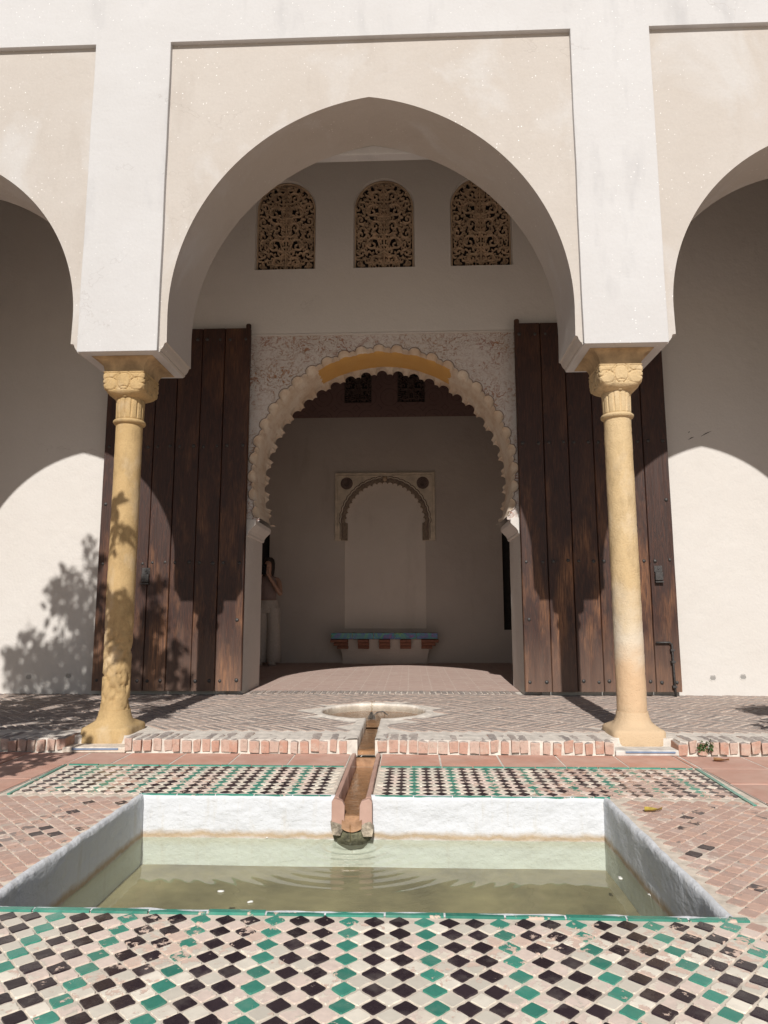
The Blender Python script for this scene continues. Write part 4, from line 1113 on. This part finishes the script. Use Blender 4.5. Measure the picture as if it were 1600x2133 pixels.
# niche frame: moulded rectangle, lobed inner edge and rosettes
FX0, FX1, FZ0, FZ1 = -.982, .718, 2.025, 3.190
nf = [(FX0, FZ0), (NX-nh-.005, FZ0)]
lob = []
for k in range(0, 241):
    f = k/240; th = math.pi-math.pi*f; q = (f*23) % 1; u = (q-.5)*2; lb = math.sqrt(max(0, 1-u*u))
    rr = .05*(lb-1)+.0; lob.append((NX+(nh+rr)*math.cos(th), nzs+(napex-nzs+rr)*math.sin(th)))
poly = [(FX0, FZ0), (lob[0][0], FZ0)]+lob+[(lob[-1][0], FZ0), (FX1, FZ0), (FX1, FZ1), (FX0, FZ1)]
fr = MB().prism(poly, YB-.028, YB-.001).build('niche_frame', M['niche'], hw_)
for wd, dp, off in ((.022, .014, .0), (.016, .010, .045)):
    o_ = off+wd
    for (x0, x1, z0, z1) in ((FX0+off, FX1-off, FZ1-o_, FZ1-off), (FX0+off, FX0+o_, FZ0+.002, FZ1-o_-.001), (FX1-o_, FX1-off, FZ0+.002, FZ1-o_-.001)):
        MB().box(x0, x1, YB-.028-dp, YB-.026, z0, z1).build('frame_moulding', M['niche'], fr, bevel=.003)
ring_o = [(NX+(nh+.062)*math.cos(math.pi-math.pi*k/60), nzs+(napex-nzs+.062)*math.sin(math.pi-math.pi*k/60)) for k in range(61)]
MB().prism([(lob[0][0], FZ0+.004)]+lob+[(lob[-1][0], FZ0+.004), (ring_o[-1][0], FZ0+.004)]+ring_o[::-1]+[(ring_o[0][0], FZ0+.004)], YB-.033, YB-.02).build('carved_band', M['band'], fr)
for dr in (.062, .098):
    cur = []
    for k in range(0, 241):
        f = k/240; th = math.pi-math.pi*f; q = (f*23) % 1; u = (q-.5)*2; lb = math.sqrt(max(0, 1-u*u)); rr = dr+.022*(lb-1)
        cur.append((NX+(nh+rr)*math.cos(th), YB-.030, nzs+(napex-nzs+rr)*math.sin(th)))
    cur = [(cur[0][0], YB-.030, FZ0+.03)]+cur+[(cur[-1][0], YB-.030, FZ0+.03)]
    MB().tube(cur, .009 if dr < .06 else .007, 5).build('lobed_moulding', M['carving_dark'], fr, smooth=True)
for rx in (-.785, .512):
    b_ = MB().lathe([(.105, 0), (.105, .008), (.09, .014)], (0, 0, 0), 30)
    for q in range(14):
        a = 2*math.pi*q/14; b_.tube([(.02*math.cos(a), .02*math.sin(a), .015), (.055*math.cos(a+.25), .055*math.sin(a+.25), .024), (.088*math.cos(a), .088*math.sin(a), .015)], [.004, .010, .004], 5)
    b_.v = [(rx+p[0], YB-.028-p[2], 3.008+p[1]) for p in b_.v]
    b_.build('rosette', M['carving_dark'], fr, smooth=False)
b_ = MB().lathe([(0, -.05), (.035, -.03), (.042, 0), (.035, .03), (0, .05)], (NX, YB-.03, 3.085), 14); b_.build('crest_shell', M['stone_carving'], fr, smooth=True)
# bench console
bn = thing('console_bench', (NX, YB, 0), 'low plaster bench with brick corbels and shimmering glazed tile edge', 'bench')
MB().box(FX0-.01, FX1+.01, YB-.36, YB-.002, .405, .495).build('seat_slab', M['hall'], bn, bevel=.006)
x = FX0-.012; k = 0
while x < FX1:
    wd = min(.342, FX1+.012-x); MB().box(x+.003, x+wd-.003, YB-.375, YB-.362, .402, .498).jitter(.002, 8, k).build('edge_tile', M['lustre'], bn, bevel=.003); x += .344; k += 1
ped = []
for i in range(17):
    f = i/16; z = .395*f; d = .16+.14*f**2.2; hx_ = .69+.13*f**2.5; ped.append([(NX-hx_, YB-.003, z), (NX-hx_, YB-d, z), (NX+hx_, YB-d, z), (NX+hx_, YB-.003, z)])
MB().grid(ped).build('pedestal', M['hall'], bn, auto=40)
for k in range(5):
    cx_ = NX+(-.66+.33*k)*1.03
    for c_ in range(3):
        z0 = .245+.052*c_; pr = .22+.055*c_
        ex = .05*c_ if k in (0, 4) else 0
        MB().box(cx_-.088-(ex if k == 0 else 0), cx_+.088+(ex if k == 4 else 0), YB-pr-.09, YB-.12, z0, z0+.046).jitter(.003, 12, k*3+c_).build('corbel_brick', M['corbel'], bn, bevel=.004)
# hall side walls and ceiling
for s_ in (-1, 1):
    t = thing('hall_side_wall', (s_*3.0, 5.0, 0), 'dark side wall of the hall beyond the %s' % ('drop bolt door' if s_ > 0 else 'person taking a photo'), 'wall')
    xx = sorted((s_*3.0, s_*3.2)); MB().box(xx[0], xx[1], YH, YB+.2, -.02, 6.4).build('wall_face', M['hall'], t)
t = thing('hall_ceiling', (0, 5, 6.3), 'dark timber ceiling above the hall', 'ceiling'); MB().box(-3.2, 3.2, 2.5, YB+.3, 6.305, 6.5).build('ceiling_boards', M['wood'], t)
MB().box(-3.2, 3.2, YB+.15, YB+.3, -.05, 6.4).build('rear_mass', M['dark'], hw_)

# ------------------------------------------------------------------ person photographing in the shade
PXc, PYc = -2.01, 6.40
person = thing('person', (PXc, PYc, 0), 'person in pale wide trousers raising a phone inside the dark hall', 'person')
me = bpy.data.meshes.new('body'); V = []; E = []; RAD = []
def J(p, r, par=None):
    V.append((PXc+p[0]-PXc, PYc+p[1]-PYc, p[2])); RAD.append(r); i = len(V)-1
    if par is not None: E.append((par, i))
    return i
pel = J((0, 0, .93), (.13, .10)); ab = J((0, 0, 1.08), (.115, .085), pel); chst = J((0, .01, 1.27), (.135, .095), ab); nk0 = J((0, .01, 1.40), (.06, .055), chst)
nk = J((0, 0, 1.46), (.048, .05), nk0); hd0 = J((0, -.02, 1.53), (.062, .075), nk); hd = J((0, -.02, 1.60), (.074, .09), hd0); hd1 = J((0, -.01, 1.67), (.05, .06), hd)
nose = J((0, -.115, 1.575), (.012, .014), hd)
for s_ in (-1, 1):
    hip = J((s_*.09, 0, .88), (.085, .09), pel); kn = J((s_*.10, -.01, .50), (.055, .06), hip); an = J((s_*.10, .02, .09), (.036, .04), kn); toe = J((s_*.11, -.13, .035), (.035, .025), an)
    sh = J((s_*.165, .01, 1.36), (.05, .05), chst); el = J((s_*.225, -.10, 1.10), (.037, .037), sh); wr = J((s_*.075, -.27, 1.38), (.025, .025), el); pm = J((s_*.045, -.30, 1.44), (.026, .018), wr)
    for q in range(4):
        f1 = J((s_*(.030-.004*q), -.325, 1.445+.018*q), (.0085, .0085), pm); f2 = J((s_*(.004), -.338, 1.452+.018*q), (.0075, .0075), f1)
    th = J((s_*.040, -.285, 1.475), (.009, .009), pm); J((s_*.02, -.272, 1.495), (.008, .008), th)
me.from_pydata(V, E, []); body = bpy.data.objects.new('body', me); COL.objects.link(body); body.parent = person
me.materials.append(M['skin'])
md = body.modifiers.new('skin', 'SKIN'); md.use_smooth_shade = True
for i, r_ in enumerate(RAD): me.skin_vertices[0].data[i].radius = r_
me.skin_vertices[0].data[0].use_root = True
ss = body.modifiers.new('sub', 'SUBSURF'); ss.levels = 2; ss.render_levels = 2
def loft(rings, nm, mt, n=28):
    P = []
    for k in range(n):
        a = 2*math.pi*k/n
        P.append([(PXc+cx_+rx*math.cos(a)*(1+.05*math.sin(a*5+z*7)), PYc+cy_+ry*math.sin(a), z) for cx_, cy_, rx, ry, z in rings])
    return MB().grid(P, True)
tr = loft([(0, 0, .150, .115, 1.02), (0, 0, .152, .118, 1.00), (0, 0, .165, .125, .93), (0, 0, .180, .130, .86), (0, 0, .182, .130, .82)], '', None)
for s_ in (-1, 1):
    L_ = loft([(s_*.085, 0, .105, .125, .90), (s_*.09, 0, .108, .125, .80), (s_*.098, 0, .108, .118, .62), (s_*.104, 0, .108, .115, .42), (s_*.108, 0, .112, .118, .22), (s_*.110, 0, .118, .125, .05), (s_*.110, 0, .112, .12, .045)], '', None); tr.add(L_.v, L_.f)
tr.build('trousers', M['trouser'], person, smooth=True)
loft([(0, .01, .05, .05, 1.42), (0, .01, .13, .085, 1.395), (0, .012, .155, .108, 1.34), (0, .01, .150, .115, 1.26), (0, .005, .130, .105, 1.15), (0, 0, .132, .102, 1.05), (0, 0, .136, .105, 1.03)], '', None).build('sleeveless_top', M['top'], person, smooth=True)
hb = MB().lathe([(.0, 1.725), (.05, 1.715), (.085, 1.68), (.098, 1.62), (.098, 1.55), (.09, 1.47), (.075, 1.40), (.05, 1.36)], (PXc, PYc+.012, 0), 28, lambda a, z, r: r*(1.0 if math.sin(a) > -.35 or z > 1.655 else .62)*(1+.04*math.sin(a*9+z*30)))
hb.build('hair', M['hair'], person, smooth=True)
for s_ in (-1, 1): MB().lathe([(.045, .0), (.052, .02), (.045, .055), (.02, .07)], (PXc+s_*.11, PYc-.06, 0), 16, lambda a, z, r: r*(1+.9*max(0, -math.sin(a)))).build('shoe', M['trouser'], person, smooth=True)
ph = MB().box(PXc-.040, PXc+.040, PYc-.352, PYc-.342, 1.42, 1.585).build('mobile_phone', M['phone'], bevel=.004)
tag(ph, 'black phone held up by the person in the hall', 'phone')

# ------------------------------------------------------------------ trees of the patio that throw the leaf shadows
LD = SUN_DIR/SUN_DIR.y      # per metre of Y
def trace_back(p, Y): return p + LD*(Y-p.y)
def leaf(b_, c, size):
    a = Vector((rnd.gauss(0, 1), rnd.gauss(0, 1), rnd.gauss(0, 1)-.3)).normalized(); n = a.orthogonal().normalized()
    n = Matrix.Rotation(rnd.uniform(0, 6.28), 3, a) @ n; s_ = a.cross(n)
    w_ = size*.26
    b_.add([c, c+a*size*.35+n*w_+s_*.006, c+a*size*.7+n*w_*.75, c+a*size, c+a*size*.7-n*w_*.75, c+a*size*.35-n*w_+s_*.006], [(0, 1, 2, 3), (0, 3, 4, 5)])
def tree(base, clusters, label, trunk_h, seed):
    t = thing('citrus_tree', base, label, 'tree', 'citrus trees of the patio')
    bl, bt = MB(), MB()
    bx, by = base[0], base[1]
    top = Vector((bx, by, trunk_h))
    bt.tube([(bx, by, GZ), (bx+.03, by, .6), (bx-.02, by+.02, trunk_h*.7), top], [.085, .07, .06, .05], 8)
    for (c, r_, n, sz) in clusters:
        mid = (top+c)/2+Vector((rnd.uniform(-.12, .12), rnd.uniform(-.12, .12), -.1))
        bt.tube([top-Vector((0, 0, .2)), mid, c], [.022, .013, .004], 5)
        for k in range(int(n*2.1)):
            d = Vector((rnd.gauss(0, 1), rnd.gauss(0, 1), rnd.gauss(0, 1))); d = d.normalized()*(rnd.random()**.45)*r_
            leaf(bl, c+d, sz*rnd.uniform(.75, 1.2))
    bt.build('trunk', M['bark'], t, smooth=True, fix=False); bl.build('crown', M['leaf'], t, fix=False)
    return t
cl = []
def on_wall(px, py, rpx, n, Y=YW, sz=.095, yr=(-2.5, -1.9)):
    p = hy(px, py, Y); yy = rnd.uniform(*yr); c = trace_back(p, yy); cl.append((c, rpx/(F_PX/(Y-CAM.y)), n, sz*1.15))
def on_floor(px, py, r_, n, yr=(-2.5, -1.9), sz=.095):
    p = hz(px, py, 0); c = trace_back(p, rnd.uniform(*yr)); cl.append((c, r_, int(n*1.5), sz*1.15))
for k in range(9): on_wall(178+(k % 2)*14+k*1.2, 1118+k*10, 5, 2, sz=.085)
for px, py, r_, n in [(150, 1222, 34, 34), (135, 1262, 40, 46), (172, 1290, 34, 40), (118, 1222, 22, 16), (180, 1235, 20, 16), (60, 1365, 36, 40), (105, 1378, 44, 60), (28, 1395, 28, 26), (150, 1370, 45, 60),
                      (185, 1340, 36, 40), (60, 1425, 40, 50), (130, 1430, 50, 70), (190, 1420, 40, 50), (10, 1360, 14, 8), (66, 1322, 16, 10)]: on_wall(px, py, r_, n)
for px, py, r_, n in [(205, 1170, 14, 12), (208, 1240, 18, 20), (222, 1310, 26, 34), (215, 1400, 30, 44), (312, 1225, 18, 16), (335, 1215, 10, 8), (318, 1290, 30, 40), (305, 1350, 34, 52), (330, 1385, 34, 46), (372, 1345, 17, 16),
                      (300, 1425, 36, 56), (365, 1400, 22, 24), (395, 1420, 14, 12), (250, 1360, 36, 40), (250, 1425, 40, 50)]: on_wall(px, py, r_, n, Y=2.38, sz=.09)
for px, py, r_, n in [(243, 1052, 9, 7), (240, 1092, 6, 4), (252, 1110, 9, 7), (236, 1140, 6, 4), (258, 1245, 15, 14), (240, 1268, 14, 12), (262, 1300, 12, 9), (240, 1322, 16, 16), (255, 1345, 14, 14), (268, 1365, 8, 5)]: on_wall(px, py, r_, n, Y=.2, sz=.085, yr=(-2.4, -2.1))
for px, py, r_, n in [(40, 1465, .30, 60), (120, 1462, .30, 60), (190, 1468, .26, 50), (300, 1456, .24, 44), (360, 1452, .16, 24), (20, 1495, .26, 50), (90, 1490, .28, 50), (160, 1492, .22, 36), (320, 1476, .16, 18), (210, 1505, .14, 14),
                      (30, 1525, .20, 34), (95, 1525, .18, 22), (150, 1535, .10, 8), (20, 1550, .16, 22), (80, 1552, .12, 12), (-40, 1540, .3, 50), (-60, 1500, .35, 70), (15, 1578, .10, 10), (-40, 1575, .16, 16)]: on_floor(px, py, r_, n)
tree((-3.15, -2.2, GZ), cl, 'leafy citrus tree whose shadow falls across the gallery wall and pitted column', 1.9, 1)
cl = []
for px, py, r_, n in [(1560, 1478, .08, 10), (1590, 1484, .12, 22), (1620, 1480, .2, 44), (1660, 1485, .28, 70), (1720, 1490, .35, 90), (1700, 1520, .35, 90), (1760, 1540, .35, 80)]: on_floor(px, py, r_, n)
tree((4.0, -2.2, GZ), cl, 'small citrus tree on the terracotta paving beyond the drop bolt door', 1.2, 2)

# ------------------------------------------------------------------ small things
def flat_leaf(px, py, size, mk, label, rz):
    p = hz(px, py, GZ); b_ = MB(); n = 8; P = []
    for i in range(n+1):
        f = i/n; w_ = size*.22*math.sin(math.pi*f)**.8; x_ = size*(f-.5)
        P.append([(x_, -w_, .012+.012*f), (x_, 0, .004+.008*f*f), (x_, w_, .010+.016*(1-f))])
    b_.grid(P)
    o = inst('fallen_leaf', b_.mesh('fallen_leaf', M[mk], smooth=True), None, (p.x, p.y, GZ), (0, 0, rz)); tag(o, label, 'leaf')
flat_leaf(1361, 1692, .085, 'dry_leaf', 'curled yellow leaf lying on worn tiles beside the pool', .1)
flat_leaf(1503, 1587, .09, 'brown_leaf', 'brown dry leaf lying on terracotta tiles near the kerb', -.2)
for i, (px, py, s_, lab) in enumerate([(460, 1858, .035, 'white petal floating alone over the dark pool floor'), (522, 1880, .03, 'small white petal floating next to the green tile edge'), (558, 1745, .03, 'white petal floating beside the spout against the wall'),
                                       (1292, 1830, .04, 'pale petal floating along the pool side opposite the leaf shadow'), (1355, 1866, .03, 'small pale petal floating low against the pool side wall')]):
    p = hz(px, py, -.296); b_ = MB().lathe([(s_*.3, 0), (s_*.27, .004), (s_*.1, .006), (0, .006)], (0, 0, 0), 12, lambda a, z, r: r*(1+.45*math.cos(a*2+i)+.15*math.sin(a*3)))
    tag(inst('petal', b_.mesh('petal', M['petal'], smooth=True), None, (p.x, p.y, -.295), (0, 0, i)), lab, 'petal', 'petals afloat on the pool')
p = hz(1458, 1566, -.08); wd_ = thing('weed', (p.x, p.y, GZ), 'small green weed sprouting from the brick kerb', 'plant')
b_ = MB()
for k in range(22):
    a = rnd.uniform(0, 6.28); h = rnd.uniform(.04, .09); c = Vector((p.x+.012*math.cos(a), -.012, GZ+.01))
    tip = c+Vector((.035*math.cos(a), -.02-.02*rnd.random(), h)); b_.tube([c, (c+tip)/2+Vector((0, 0, .012)), tip], [.0018, .0015, .001], 4)
    for q in range(3): leaf(b_, c.lerp(tip, .5+.25*q), .022)
b_.build('foliage', M['leaf'], wd_, fix=False)

# ------------------------------------------------------------------ render settings
sc.render.engine = 'CYCLES'
sc.cycles.max_bounces = 7; sc.cycles.diffuse_bounces = 5; sc.cycles.glossy_bounces = 3; sc.cycles.transparent_max_bounces = 8
